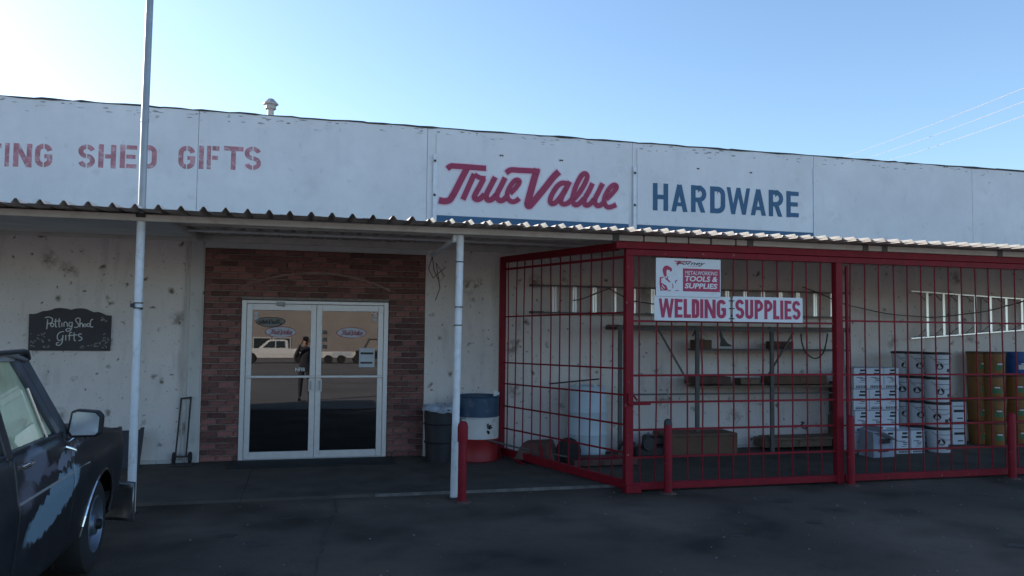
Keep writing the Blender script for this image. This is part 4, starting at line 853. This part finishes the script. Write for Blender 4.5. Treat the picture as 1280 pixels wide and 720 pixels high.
# ------------------------------------------------------------------ cartons and pails
def carton_proto(w, h, d, m='carton'):
    K = thing('carton', '', 'carton'); b = MB(); b.box((-w/2, -d/2, 0), (w/2, d/2, h)); b.build('box', M[m], K, bevel=.004)
    b = MB(); y = -d/2-.0015; random.seed(4)
    b.box((-.1*w, y-.0008, h*.82), (.28*w, y, h*.91))
    for (z, x0, x1, hh) in ((.66, -.15, .3, .09), (.52, -.32, .1, .03), (.46, -.1, .28, .03), (.38, -.05, .22, .04), (.30, -.18, .2, .02), (.14, -.38, .38, .015)):
        b.box((x0*w, y-.0008, z*h), (x1*w, y, (z+hh)*h))
    for i in range(7): x = -.38+i*.11; b.box((x*w, y-.0008, h*.04), ((x+.07)*w, y, h*.12))
    b.build('print', M['ink'], K)['kind'] = 'stuff'
    b = MB(); b.box((-w*.5-.001, -d/2-.001, h*.965), (w*.5+.001, -d/2+.04, h+.001)); b.build('tape', M['cartonblue'], K); return K
cw_ = (at(1124, 495, Y=-.9).x-at(1067.5, 495, Y=-.9).x)/3; chh2 = .325
proto = carton_proto(cw_-.004, chh2-.003, .34); x0c = at(1067.5, 495, Y=-.9).x
first = True
rowname = ['bottom', 'second', 'third', 'top']; colname = ['left', 'middle', 'right']
for r in range(4):
    for c_ in range(3):
        lab = '%s carton of the %s column in the white carton stack' % (rowname[r], colname[c_]) if r in (0, 3) else '%s carton from the ground, %s column of the white carton stack' % (rowname[r], colname[c_])
        loc = (x0c+cw_*(c_+.5)+random.uniform(-.006, .006), -.73+random.uniform(-.015, .01), chh2*r)
        if first: K = proto; K.location = loc; K['label'] = lab; first = False
        else: K = dup(proto, loc, random.uniform(-.05, .05), lab)
        K['group'] = 'white cartons with black print'
p0 = at(1103, 568, Z=0); p1 = at(1159.5, 567, Z=0); w3 = (p1.x-p0.x)/3; proto2 = carton_proto(w3-.006, .355, .3)
for i in range(3):
    loc = (p0.x+w3*(i+.5), p0.y+.15, .0); lab = ['left', 'middle', 'right'][i]+' carton of the front row of three before the white pails'
    if i == 0: K = proto2; K.location = loc; K['label'] = lab
    else: K = dup(proto2, loc, .02*i, lab)
    K['group'] = 'white cartons with black print'
K = thing('open_carton', 'crumpled grey blue carton lying open before the carton stack', 'carton', (at(1082, 562, Z=0).x-.24, -1.12, 0), .08)
b = MB(); b.add([(-.22, -.2, 0), (.17, -.2, 0), (.19, .10, 0), (-.22, .10, 0), (-.21, -.18, .36), (.14, -.17, .30), (.16, .09, .33), (-.19, .09, .40)], [(0, 1, 5, 4), (1, 2, 6, 5), (2, 3, 7, 6), (3, 0, 4, 7), (0, 3, 2, 1)]); b.build('box', M['cartonblue'], K)
b = MB(); b.add([(-.21, -.18, .36), (.14, -.17, .30), (.24, -.24, .22), (-.1, -.28, .38)], [(0, 1, 2, 3)]); b.add([(-.19, .09, .40), (.16, .09, .33), (.15, .0, .42), (-.17, .0, .46)], [(0, 1, 2, 3)]); o = b.build('flap', M['cartonblue'], K); o.modifiers.new('t', 'SOLIDIFY').thickness = .005
b = MB(); b.box((-.1, -.2015, .2), (.08, -.2, .27)); b.box((-.14, -.2015, .08), (.05, -.2, .11)); b.build('print', M['ink'], K)['kind'] = 'stuff'
def pail(m, lid, prt, R_=.185, h=.385):
    K = thing('pail', '', 'pail'); b = MB()
    b.lathe([(0, 0), (R_-.022, 0), (R_-.018, .01), (R_-.006, h*.80), (R_+.002, h*.805), (R_+.002, h*.83), (R_-.004, h*.835), (R_-.003, h*.9)], n=24); b.build('body', M[m], K, smooth=True)
    b = MB(); b.lathe([(R_-.002, h*.895), (R_+.008, h*.90), (R_+.008, h*.965), (R_-.004, h*.985), (R_-.03, h*.985), (R_-.03, h*.965), (0, h*.965)], n=24); b.build('lid', M[lid], K, smooth=True)
    b = MB()
    def patch(a0, a1, z0, z1, rr=.0015):
        k = 6; vs = []
        for zz in (z0, z1):
            for i in range(k+1):
                a = radians(a0+(a1-a0)*i/k); r = (R_-.018+.012*zz/(h*.8))+rr; vs.append((r*cos(a), r*sin(a), zz))
        b.add(vs, [(i, i+1, k+2+i, k+1+i) for i in range(k)])
    def disc(a, z, r_, ry):
        vs = [((R_-.018+.012*z/(h*.8)+.002)*cos(radians(a)+r_*cos(t*2*pi/12)/R_), (R_-.018+.012*z/(h*.8)+.002)*sin(radians(a)+r_*cos(t*2*pi/12)/R_), z+ry*sin(t*2*pi/12)) for t in range(12)]
        b.add(vs, [tuple(range(12))])
    if prt == 'ink':
        disc(-118, h*.42, .062, .048); patch(-80, -62, h*.2, h*.33); patch(-58, -46, h*.25, h*.38); patch(-95, -60, h*.12, h*.15); patch(-140, -60, h*.70, h*.72)
    else: patch(-125, -70, h*.22, h*.42); 
    b.build('print', M['ink'] if prt == 'ink' else M[prt], K)['kind'] = 'stuff'
    if prt != 'ink':
        b = MB(); patch(-112, -84, h*.44, h*.50, .002); b.build('label_strip', M['board'], K)
    b = MB(); b.tube([((R_+.006)*cos(radians(a)), (R_+.006)*sin(radians(a)), h*.82-.12*sin(radians((a+160)/140*180))) for a in range(-160, -19, 20)], .003, 5); b.build('bail_handle', M['dark'], K); return K
ph = .386; wp = pail('pail', 'black', 'ink')
cols = [((1172, -.95), 'front right'), ((1147, -.62), 'middle'), ((1130, -.42), 'rear left')]; first = True
for (u, y), cn in cols:
    xx = at(u, 500, Y=y).x
    for r in range(4):
        loc = (xx+random.uniform(-.008, .008), y+random.uniform(-.008, .008), r*ph); lab = '%s white pail of the %s pail column beside the cartons' % (['bottom', 'second lowest', 'second highest', 'top'][r], cn)
        if first: K = wp; K.location = loc; K['label'] = lab; first = False
        else: K = dup(wp, loc, random.uniform(-.35, .15), lab)
        K['group'] = 'white pails with dark lids'
M['orangelid'] = mat('orange_lid', (.10, .05, .025), .6)
op = pail('orange', 'orangelid', 'green'); first = True
for (u, y), cn in (((1224, -.30), 'left'), ((1242, -.48), 'middle'), ((1270, -.36), 'right')):
    xx = at(u, 500, Y=y).x
    for r in range(4):
        if cn == 'right' and r == 3: continue
        loc = (xx, y+random.uniform(-.008, .008), r*ph); lab = '%s orange pail of the %s orange column at the right end' % (['bottom', 'second lowest', 'second highest', 'top'][r], cn)
        if first: K = op; K.location = loc; K['label'] = lab; first = False
        else: K = dup(op, loc, random.uniform(-.3, .1), lab)
        K['group'] = 'orange pails with green print'
bp_ = pail('bluepail', 'bluepail', 'drumwhite'); bp_.location = (at(1270, 450, Y=-.36).x, -.36, 3*ph); bp_['label'] = 'blue pail on top of the right column of orange pails'
K = dup(bp_, (at(1292, 450, Y=-.5).x, -.5, 3*ph), 0, 'blue pail at the very right edge of the stacked pails'); K['group'] = bp_['group'] = 'blue pails'
for r in range(3):
    K = dup(op, (at(1292, 450, Y=-.5).x, -.5, r*ph), .2, '%s orange pail beneath the rightmost blue pail' % ['bottom', 'second', 'third'][r]); K['group'] = 'orange pails with green print'
for r in range(2):
    a = at(1190, 552, Y=-.35); c = at(1206.5, 524, Y=-.35)
    K = thing('small_carton', ['lower', 'upper'][r]+' small white carton between the white and orange pails', 'carton', ((a.x+c.x)/2, -.25, r*.372), 0, 'small white cartons'); w2 = (c.x-a.x)/2
    b = MB(); b.box((-w2, -.12, 0), (w2, .12, .368)); b.build('box', M['carton'], K, bevel=.004)
    b = MB(); b.box((-w2-.001, -.1215, .33), (w2+.001, .1215, .369)); b.box((-w2*.8, -.1225, .16), (w2*.7, -.12, .2)); b.box((-w2*.9, -.1222, .255), (w2*.9, -.12, .265)); b.box((-w2*.3, -.1222, .05), (w2*.5, -.12, .07)); b.build('print', M['ink'], K)['kind'] = 'stuff'

# ------------------------------------------------------------------ the old truck at the left
TX, TCX = -.60, -1.56
TR = thing('old_truck', 'old black utility truck with grey primer patches parked nose to the shop', 'truck', (TCX, -6.6, 0))
def tp(name, mb, m, parent=TR, **k): return part(name, mb, M[m], parent, **k)
PROF = [(.30, -.10), (.36, -.055), (.50, -.03), (.66, -.012), (.80, -.002), (.862, .0), (.885, -.012), (.95, -.022), (1.04, -.032), (1.10, -.05)]
def sx(z):
    for (z0, a), (z1, b) in zip(PROF, PROF[1:]):
        if z <= z1: return a+(b-a)*max(0, (z-z0))/(z1-z0)
    return PROF[-1][1]
WHY, WHZ, WR, AR = (-4.92, -8.0), .345, .345, .425
def belt(y):   # height of the body top edge
    if y > -5.70: return .955+(.135)*min(1, (-4.03-y)/1.6)
    return 1.115
def front_in(y): return max(0, y+4.4)**2*.5      # side tucks in towards the nose
def side_panel(y0, y1, mirror=1, ztop=None):
    b = MB(); n = max(4, int(abs(y1-y0)/.04)); rows = 14; vs = []; fs = []
    for i in range(n+1):
        y = y0+(y1-y0)*i/n; zl = .31
        for wy in WHY:
            d = abs(y-wy)
            if d < AR: zl = max(zl, WHZ+math.sqrt(AR*AR-d*d)*.93)
        zt = (ztop or belt)(y) if callable(ztop or belt) else ztop
        for j in range(rows+1):
            z = zl+(zt-zl)*j/rows; x = sx(z)-front_in(y)
            vs.append((TCX+mirror*(TX-TCX+x), y, z))
    for i in range(n):
        for j in range(rows): a = i*(rows+1)+j; fs.append((a, a+1, a+rows+2, a+rows+1))
    b.add(vs, fs); return b
for mrr in (1, -1):
    for nm, y0, y1 in (('front_fender', -4.03, -5.725), ('cab_door', -5.737, -6.76), ('rear_door', -6.772, -7.55), ('quarter_panel', -7.562, -9.35)):
        o = tp(nm, side_panel(y0, y1, mrr), 'patched', smooth=True, ang=50); md = o.modifiers.new('t', 'SOLIDIFY'); md.thickness = .02; md.offset = 0
        if mrr == 1 and nm == 'cab_door':
            b = MB(); xh = TX+sx(1.06); b.tube([(xh+.022, -6.50, 1.045), (xh+.032, -6.6, 1.05), (xh+.022, -6.68, 1.045)], .012, 8); b.box((xh-.01, -6.70, 1.03), (xh+.012, -6.48, 1.065)); tp('handle', b, 'chrome', o)
            b = MB(); xh = TX; b.bar((xh+.003, -5.75, .868), (xh+.003, -6.75, .868), .008, .012); tp('crease_trim', b, 'steel', o)
        if mrr == 1 and nm == 'front_fender':
            b = MB(); b.bar((TX+.003, -5.36, .868), (TX+.003, -5.72, .868), .008, .012); tp('crease_trim', b, 'steel', o)
    # wheel arch lip
    for wy in WHY:
        P = []
        for k in range(21):
            a = radians(-8+196*k/20); yy = wy+cos(a)*AR; zz = WHZ+sin(a)*AR*.93
            if zz < .31: continue
            P.append((TCX+mrr*(TX-TCX+sx(zz)-front_in(yy)+.008), yy, zz))
        b = MB(); b.tube(P, .011, 6); tp('arch_trim', b, 'chrome')
    # wheels
    for wy in WHY:
        xo = TCX+mrr*(TX-TCX-.045); b = MB(); s_ = -mrr
        b.lathe([(.20, 0), (.235, s_*-.005), (.30, s_*.0), (.335, s_*.02), (.345, s_*.05), (.345, s_*.17), (.33, s_*.2), (.2, s_*.2)], (xo, wy, WHZ), 32, axis='x'); Wt = tp('wheel', b, 'rubber', smooth=True)
        b = MB(); b.lathe([(.208, s_*.0), (.20, s_*-.006), (.185, s_*.012), (.165, s_*.05), (.10, s_*.055), (.085, s_*.03), (.075, s_*-.005), (0, s_*-.012)], (xo, wy, WHZ), 28, axis='x'); tp('rim', b, 'rim', Wt, smooth=True)
        b = MB(); b.lathe([(.04, s_*-.008), (.036, s_*-.04), (0, s_*-.046)], (xo, wy, WHZ), 14, axis='x'); tp('hub_cap', b, 'black', Wt, smooth=True)
# inner arches, floor, firewall
b = MB(); b.box((TCX-.80, -9.3, .34), (TCX+.80, -4.3, .48)); b.box((TCX-.6, -5.35, .3), (TCX+.6, -4.35, .9)); b.box((TCX-.86, -5.78, .4), (TCX+.86, -5.72, 1.05)); tp('underbody', b, 'black')
# hood
b = MB(); vs = []; fs = []; ny, nx = 12, 12
for i in range(ny+1):
    y = -4.05+(-5.70+4.05)*i/ny
    for j in range(nx+1):
        t = -1+2*j/nx; hw = (TX-TCX)+sx(1.1)-.004-front_in(y)+.02; z = belt(y)+.004+.045*(1-t**2)+(-.02*(abs(t)**10)) - (.03*max(0, (y+4.20))/.16)
        z += .012*(abs(abs(t)-.72) < .1)
        vs.append((TCX+t*hw, y, z))
for i in range(ny):
    for j in range(nx): a = i*(nx+1)+j; fs.append((a, a+1, a+nx+2, a+nx+1))
b.add(vs, fs); o = tp('hood', b, 'hood', smooth=True, ang=60); o.modifiers.new('t', 'SOLIDIFY').thickness = .015
# nose
b = MB(); b.box((TCX-.87, -4.06, .42), (TCX+.87, -4.00, .945)); tp('grille_panel', b, 'hood', bevel=.012)
G_ = MB(); [G_.box((TCX-.58, -4.0, .58+k*.055), (TCX+.58, -3.98, .60+k*.055)) for k in range(6)]; tp('grille', G_, 'chrome')
for s_ in (-1, 1): b = MB(); b.lathe([(0, .03), (.06, .025), (.09, 0), (.1, -.02)], (TCX+s_*.72, -3.99, .78), 20, axis='y'); tp('headlight', b, 'board', smooth=True)
b = MB(); P = [(TCX+1.005*t, -3.84-.16*t**6, 0) for t in [k/8-1 for k in range(17)]]
vs = []
for x_, y_, _ in P:
    for dy, dz in ((.03, .14), (0, .17), (.02, .24), (.0, .32), (.02, .41), (.0, .45), (.03, .47)): vs.append((x_, y_+dy, dz))
b.add(vs, [(i*7+j, i*7+j+1, i*7+j+8, i*7+j+7) for i in range(16) for j in range(6)]); 
for s_ in (1, -1):
    q = [(TCX+s_*1.005, -3.97), (TCX+s_*1.0, -4.04)]; b.add([(q[0][0], q[0][1], .14), (q[0][0], q[0][1], .47), (q[1][0], q[1][1], .45), (q[1][0], q[1][1], .20)], [(0, 1, 2, 3)])
o = tp('front_bumper', b, 'bumper', smooth=True); o.modifiers.new('t', 'SOLIDIFY').thickness = .006
# greenhouse (half section given by sill and roof points)
def gh(y, z, s_=1): # x of the cab side at height z
    return TCX+s_*(.905-.04*0-(z-1.11)*.30)
ZR = 1.655
def pt_(y, z, s_): return Vector((gh(y, z, s_), y, z))
for s_ in (1, -1):
    def bar2(nm, a, c, w, d, m='patched'): b = MB(); b.bar(pt_(*a, s_), pt_(*c, s_), w, d, (1, 0, 0)); return tp(nm, b, m, bevel=.006)
    bar2('windshield_pillar', (-5.80, 1.10), (-6.22, 1.64), .085, .05, 'cabpaint')
    bar2('window_frame', (-5.92, 1.13), (-6.30, 1.605), .06, .035, 'cabpaint')
    bar2('window_frame', (-6.30, 1.62), (-6.80, 1.635), .05, .04, 'roofpaint')
    bar2('door_pillar', (-6.80, 1.10), (-6.80, 1.64), .10, .045)
    bar2('door_pillar', (-7.55, 1.10), (-7.55, 1.64), .09, .045); bar2('door_pillar', (-9.2, 1.10), (-9.1, 1.64), .16, .045)
    bar2('window_frame', (-6.86, 1.63), (-9.1, 1.63), .05, .04); bar2('window_sill', (-5.78, 1.115), (-9.25, 1.115), .05, .035)
    bar2('quarter_window_bar', (-6.12, 1.13), (-6.20, 1.44), .018, .02, 'chrome')
    for nm, ps in (('side_window', [(-5.95, 1.14), (-6.32, 1.615), (-6.76, 1.615), (-6.76, 1.14)]), ('side_window', [(-6.84, 1.14), (-6.84, 1.615), (-7.51, 1.615), (-7.51, 1.14)]), ('side_window', [(-7.59, 1.14), (-7.59, 1.615), (-9.05, 1.615), (-9.12, 1.14)])):
        b = MB(); b.add([pt_(y, z, s_)-Vector((s_*.012, 0, 0)) for y, z in ps], [tuple(range(4))]); tp(nm, b, 'carglass')
b = MB(); b.add([pt_(-5.79, 1.12, 1)-Vector((.03, 0, 0)), pt_(-6.2, 1.63, 1)-Vector((.03, 0, 0)), pt_(-6.2, 1.63, -1)+Vector((.03, 0, 0)), pt_(-5.79, 1.12, -1)+Vector((.03, 0, 0))], [(0, 1, 2, 3)]); tp('windshield', b, 'screen')
b = MB(); b.add([pt_(-9.24, 1.12, 1), pt_(-9.1, 1.625, 1), pt_(-9.1, 1.625, -1), pt_(-9.24, 1.12, -1)], [(0, 1, 2, 3)]); tp('rear_window', b, 'screen')
b = MB(); b.box((TCX-.88, -9.38, .42), (TCX+.88, -9.30, 1.1)); tp('tailgate', b, 'patched', bevel=.015)
b = MB(); vs = []; fs = []; ny, nx = 10, 10
for i in range(ny+1):
    y = -6.17+(-9.14+6.17)*i/ny
    for j in range(nx+1):
        t = -1+2*j/nx; e = .05*max(0, 1-abs(y+6.17)/.22)**1.5
        vs.append((TCX+t*.80, y, ZR+.055-.055*abs(t)**3-e))
for i in range(ny):
    for j in range(nx): a = i*(nx+1)+j; fs.append((a, a+1, a+nx+2, a+nx+1))
b.add(vs, fs); o = tp('roof', b, 'roofpaint', smooth=True); o.modifiers.new('t', 'SOLIDIFY').thickness = .02
for s_ in (1, -1):
    b = MB(); b.tube([(TCX+s_*.79, -6.14, 1.605), (TCX+s_*.80, -6.2, 1.645), (TCX+s_*.812, -6.3, ZR+.0), (TCX+s_*.812, -9.1, ZR)], .015, 8); tp('rain_gutter', b, 'dark')
b = MB(); b.box((TCX-.84, -6.05, .95), (TCX+.84, -5.82, 1.12)); D_ = tp('dashboard', b, 'seat', bevel=.03)
b = MB(); b.lathe([(.18, -.012), (.195, 0), (.18, .012), (.165, 0), (.18, -.012)], (TCX-.42, -6.18, 1.12), 20, axis='y'); b.bar((TCX-.6, -6.18, 1.12), (TCX-.24, -6.18, 1.12), .03, .02); tp('steering_wheel', b, 'black')
for x_ in (-.42, .42):
    b = MB(); b.box((TCX+x_-.27, -6.75, .6), (TCX+x_+.27, -6.25, .82)); b.add([(TCX+x_-.26, -6.62, .8), (TCX+x_+.26, -6.62, .8), (TCX+x_+.24, -6.80, 1.34), (TCX+x_-.24, -6.80, 1.34), (TCX+x_-.26, -6.78, .8), (TCX+x_+.26, -6.78, .8), (TCX+x_+.24, -6.92, 1.34), (TCX+x_-.24, -6.92, 1.34)], [(0, 1, 2, 3), (5, 4, 7, 6), (3, 2, 6, 7), (0, 3, 7, 4), (1, 5, 6, 2)]); tp('seat', b, 'seat', bevel=.02)
# door mirror
pm = at(106, 529, Y=-5.83); b = MB(); w2, h2 = .102, .088
prof = [(-w2+.02, -h2), (w2-.03, -h2), (w2-.008, -h2+.02), (w2, h2-.045), (w2-.03, h2-.012), (-w2+.05, h2), (-w2+.02, h2-.012), (-w2, -h2+.03)]
b.prism([(pm.x+x_, pm.z+z_) for x_, z_ in prof], -5.835, -5.76); MR = tp('door_mirror', b, 'black', bevel=.008)
b = MB(); b.prism([(pm.x+x_*.84, pm.z+z_*.84) for x_, z_ in prof], -5.8385, -5.8355); tp('mirror_glass', b, 'mirrorglass', MR)
b = MB(); b.tube([(pm.x-.06, -5.80, pm.z-.09), (pm.x-.10, -5.82, pm.z-.12), (TX-.055, -5.86, 1.11)], .014, 8); b.tube([(pm.x-.0, -5.80, pm.z-.09), (pm.x-.05, -5.80, pm.z-.17), (TX-.03, -5.84, 1.04)], .012, 8); tp('mirror_arm', b, 'chrome', MR)

# ------------------------------------------------------------------ behind the camera: what the door glass mirrors
YB = -80
FB = thing('building', 'long tan rendered building across the street mirrored in the door glass', 'building', (6, YB-5, 0))
b = MB(); b.box((-60, YB-8, -.02), (55, YB, 6.0)); part('wall', b, M['tan'], FB)
b = MB(); b.box((-60.3, YB-8.3, 6.0), (55.3, YB+.3, 6.25)); part('parapet', b, M['board'], FB)
qa = at(317, 430, Y=-YB).x
for k in range(2):
    b = MB(); b.box((qa-.1+k*2.1, YB+.002, .2), (qa+1.8+k*2.1, YB+.06, 2.2)); f = part('window', b, M['alu'], FB)
    b = MB(); b.box((qa+.02+k*2.1, YB+.061, .32), (qa+1.68+k*2.1, YB+.07, 2.08)); part('pane', b, M['farglass'], f)
def pickup(loc, rz, label):
    T = thing('pickup_truck', label, 'pickup', loc, rz)
    b = MB(); W_ = .98
    body = [(-2.85, .48), (-2.85, .98), (-2.75, 1.08), (-1.45, 1.16), (-1.42, 1.16), (2.85, 1.16), (2.88, .52), (2.3, .45), (-2.3, .42)]
    out = []
    def archp(cx): return [(cx+.47*cos(radians(a)), .40+.47*sin(radians(a))) for a in range(0, 181, 20)]
    low = [(2.88, .48)]+[p for p in archp(1.85)]+[p for p in archp(-1.85)]+[(-2.85, .48)]
    ring = [(-2.85, .95), (-2.70, 1.08), (-1.35, 1.17), (2.86, 1.17)]+low
    # side walls as strips so the outline keeps its wheel arches
    for s_ in (-1, 1):
        n_ = 60; vs = []
        for i in range(n_+1):
            x_ = -2.86+5.74*i/n_; zl = .46
            for c_ in (1.85, -1.85):
                if abs(x_-c_) < .47: zl = max(zl, .40+math.sqrt(.47**2-(x_-c_)**2))
            zt = 1.17 if x_ > -1.35 else .98+.19*min(1, (x_+2.86)/1.2)**.5
            vs += [(x_, s_*W_, zl), (x_, s_*(W_+.02), (zl+zt)/2), (x_, s_*(W_-.03), zt)]
        b.add(vs, [(i*3+j, i*3+j+1, i*3+j+4, i*3+j+3) for i in range(n_) for j in (0, 1)])
    b.add([(-2.86, -W_, .46), (-2.86, W_, .46), (-2.86, W_-.03, 1.0), (-2.86, -W_+.03, 1.0)], [(0, 1, 2, 3)]); b.add([(2.88, -W_, .46), (2.88, W_, .46), (2.88, W_-.03, 1.17), (2.88, -W_+.03, 1.17)], [(0, 1, 2, 3)])
    b.add([(-2.86, -W_+.03, 1.0), (-2.86, W_-.03, 1.0), (-1.35, W_-.03, 1.17), (-1.35, -W_+.03, 1.17)], [(0, 1, 2, 3)]); b.box((-1.35, -W_+.04, .5), (.95, W_-.04, 1.165)); b.box((.95, -W_+.04, .5), (2.86, W_-.04, .7))
    b.build('body', M['offwhite'], T)
    b = MB(); cab = [(-1.30, 1.17), (-.55, 1.83), (-.4, 1.88), (.75, 1.88), (.92, 1.8), (.98, 1.17)]
    b.prism(cab, -.78, .78, lambda x_, y_, z_: (x_, y_*(1.18 if z_ < 1.3 else 1), z_)); b.build('cab', M['offwhite'], T, bevel=.02)
    for s_ in (-1, 1):
        for q in ([(-.95, 1.24), (-.42, 1.74), (-.05, 1.77), (-.05, 1.24)], [(.05, 1.24), (.05, 1.77), (.68, 1.77), (.74, 1.24)]):
            b = MB(); yy = lambda z_: s_*(.92-(z_-1.17)/.7*.14+.035); b.add([(x_, yy(z_), z_) for x_, z_ in q], [(0, 1, 2, 3)]); b.build('side_window', M['farglass'], T)
        for c_ in (1.85, -1.85): b = MB(); b.lathe([(0, s_*.0), (.22, s_*.0), (.24, s_*.02), (.39, s_*.02), (.4, -s_*.04), (.4, -s_*.2), (0, -s_*.2)], (c_, 0, .40), 20); b.v = [(c_+(v[0]-c_), s_*.95+v[2]-.40, .40+v[1]) for v in b.v]; b.build('wheel', M['rubber'], T, smooth=True)
    b = MB(); b.add([(-1.2, -.84, 1.24), (-1.2, .84, 1.24), (-.6, .74, 1.78), (-.6, -.74, 1.78)], [(0, 1, 2, 3)]); b.v = [(v[0]-.05, v[1], v[2]) for v in b.v]; b.build('windshield', M['farglass'], T)
    b = MB(); b.box((-2.95, -.95, .45), (-2.86, .95, .68)); b.box((2.88, -.95, .48), (2.98, .95, .68)); b.build('bumper', M['chrome'], T, bevel=.02); return T
Yv = 55; xt0, xt1 = at(311, 445, Y=Yv).x, at(390, 445, Y=Yv).x
pickup(((xt0+xt1)/2-.4, -Yv, -.03), radians(0), 'white crew cab pickup parked across the lot, mirrored in the left door')
K = thing('flatbed_trailer', 'low white flatbed trailer across the lot, mirrored in the right door', 'trailer', (at(424, 450, Y=Yv).x, -Yv, -.03))
b = MB(); b.box((-1.9, -1, .45), (2.2, 1, .95)); b.build('deck', M['offwhite'], K, bevel=.03); b = MB(); b.bar((2.2, 0, .5), (3.2, 0, .45), .12); b.build('drawbar', M['black'], K)
b = MB(); b.box((-.6, .98, .6), (.9, 1.01, .9)); b.build('side_plate', M['paper'], K)
for x_ in (-.9, .1): b = MB(); b.lathe([(0, -.1), (.2, -.1), (.34, -.1), (.34, .1), (0, .1)], (x_, 1.1, .34), 16, axis='y'); b.build('wheel', M['rubber'], K)
K = thing('side_by_side', 'dark off road buggy with roll cage across the lot, mirrored in the right door', 'buggy', (at(459, 450, Y=Yv).x+.2, -Yv+.6, -.03))
b = MB(); b.box((-1.2, -.6, .4), (1.3, .6, 1.0)); b.add([(-1.2, -.6, 1.0), (-1.2, .6, 1.0), (-.5, .6, 1.25), (-.5, -.6, 1.25), (-.3, -.6, 1.0), (-.3, .6, 1.0)], [(0, 1, 2, 3), (3, 2, 5, 4)]); b.build('hull', M['black'], K, bevel=.04)
b = MB()
for s_ in (-.6, .6): b.tube([(-.6, s_, 1.0), (-.1, s_, 1.95), (.9, s_, 1.95), (1.0, s_, 1.0)], .05, 8)
for x_, z_ in ((-.1, 1.95), (.9, 1.95)): b.tube([(x_, -.6, z_), (x_, .6, z_)], .05, 8)
b.build('roll_cage', M['black'], K)
for x_ in (-1.0, 1.0):
    for s_ in (-.75, .75): b = MB(); b.lathe([(0, -.14), (.3, -.14), (.4, -.1), (.4, .1), (.3, .14), (0, .14)], (x_, s_, .40), 18, axis='y'); b.build('wheel', M['rubber'], K, smooth=True)
K = thing('canopy_frame', 'dark square tarpaulin shelter behind the white pickup across the lot', 'shelter', (at(388, 440, Y=Yv).x, -Yv-4, -.03))

# the photographer, seen only in the door glass
def skin_body(name, verts, edges, radii, m, parent):
    me = bpy.data.meshes.new(name); me.from_pydata(verts, edges, []); me.materials.append(m); o = bpy.data.objects.new(name, me); COL.objects.link(o); o.parent = parent
    o.modifiers.new('skin', 'SKIN'); s_ = o.modifiers.new('sub', 'SUBSURF'); s_.levels = s_.render_levels = 2
    lay = me.skin_vertices[0].data
    for i, r in enumerate(radii): lay[i].radius = (r, r) if not isinstance(r, tuple) else r
    lay[0].use_root = True; return o
# remove the unused shelter empty: the shape mirrored there is the photographer
bpy.data.objects.remove(K)
PH = thing('person', 'person in dark shirt and jeans holding up a phone, mirrored between the doors', 'person', (CAM.x, CAM.y-.42, -.03))
V = [(0, 0, .95), (0, 0, 1.12), (0, .01, 1.30), (0, .0, 1.45), (0, .01, 1.53), (-.20, 0, 1.43), (-.27, .12, 1.24), (-.14, .30, 1.58), (.20, 0, 1.43), (.27, .12, 1.24), (.14, .30, 1.58), (-.10, 0, .90), (-.12, .02, .50), (-.13, -.02, .10), (.10, 0, .90), (.13, .02, .50), (.14, -.02, .10)]
Ed = [(0, 1), (1, 2), (2, 3), (3, 4), (3, 5), (5, 6), (6, 7), (3, 8), (8, 9), (9, 10), (0, 11), (11, 12), (12, 13), (0, 14), (14, 15), (15, 16)]
skin_body('body', V, Ed, [.15, .15, .16, .10, .06, .065, .05, .035, .065, .05, .035, .10, .07, .045, .10, .07, .045], M['cloth'], PH)
b = MB(); b.lathe([(0, -.12), (.05, -.11), (.07, -.06), (.08, 0), (.078, .06), (.05, .11), (0, .125)], (0, .03, 1.66), 16); b.tube([(0, .11, 1.65), (0, .135, 1.63), (0, .11, 1.62)], .012, 6); b.build('head', M['skin'], PH, smooth=True)
b = MB(); b.lathe([(.086, .0), (.088, .05), (.06, .115), (0, .135)], (0, .02, 1.68), 16); b.box((-.07, .08, 1.70), (.07, .18, 1.715)); b.build('cap', M['black'], PH, smooth=True)
for s_ in (-1, 1):
    hv = [(s_*.14, .30, 1.58), (s_*.11, .36, 1.66)]; he = [(0, 1)]; hr = [.03, .035]
    for f_ in range(4): hv += [(s_*(.10-.004*f_), .37+.012*f_, 1.66+.02*f_), (s_*.075, .385+.012*f_, 1.675+.02*f_)]; k = len(hv); he += [(1, k-2), (k-2, k-1)]; hr += [.011, .008]
    hv += [(s_*.085, .345, 1.70), (s_*.06, .36, 1.72)]; k = len(hv); he += [(1, k-2), (k-2, k-1)]; hr += [.013, .010]
    skin_body('hand', hv, he, hr, M['skin'], PH)
    b = MB(); b.box((s_*.14-.045, -.10, 0), (s_*.14+.045, .17, .09)); b.build('shoe', M['black'], PH, bevel=.03)
b = MB(); b.box((-.08, .365, 1.70), (.08, .375, 1.79)); b.build('phone', M['black'], PH, bevel=.003)
print('objects', len(bpy.data.objects))
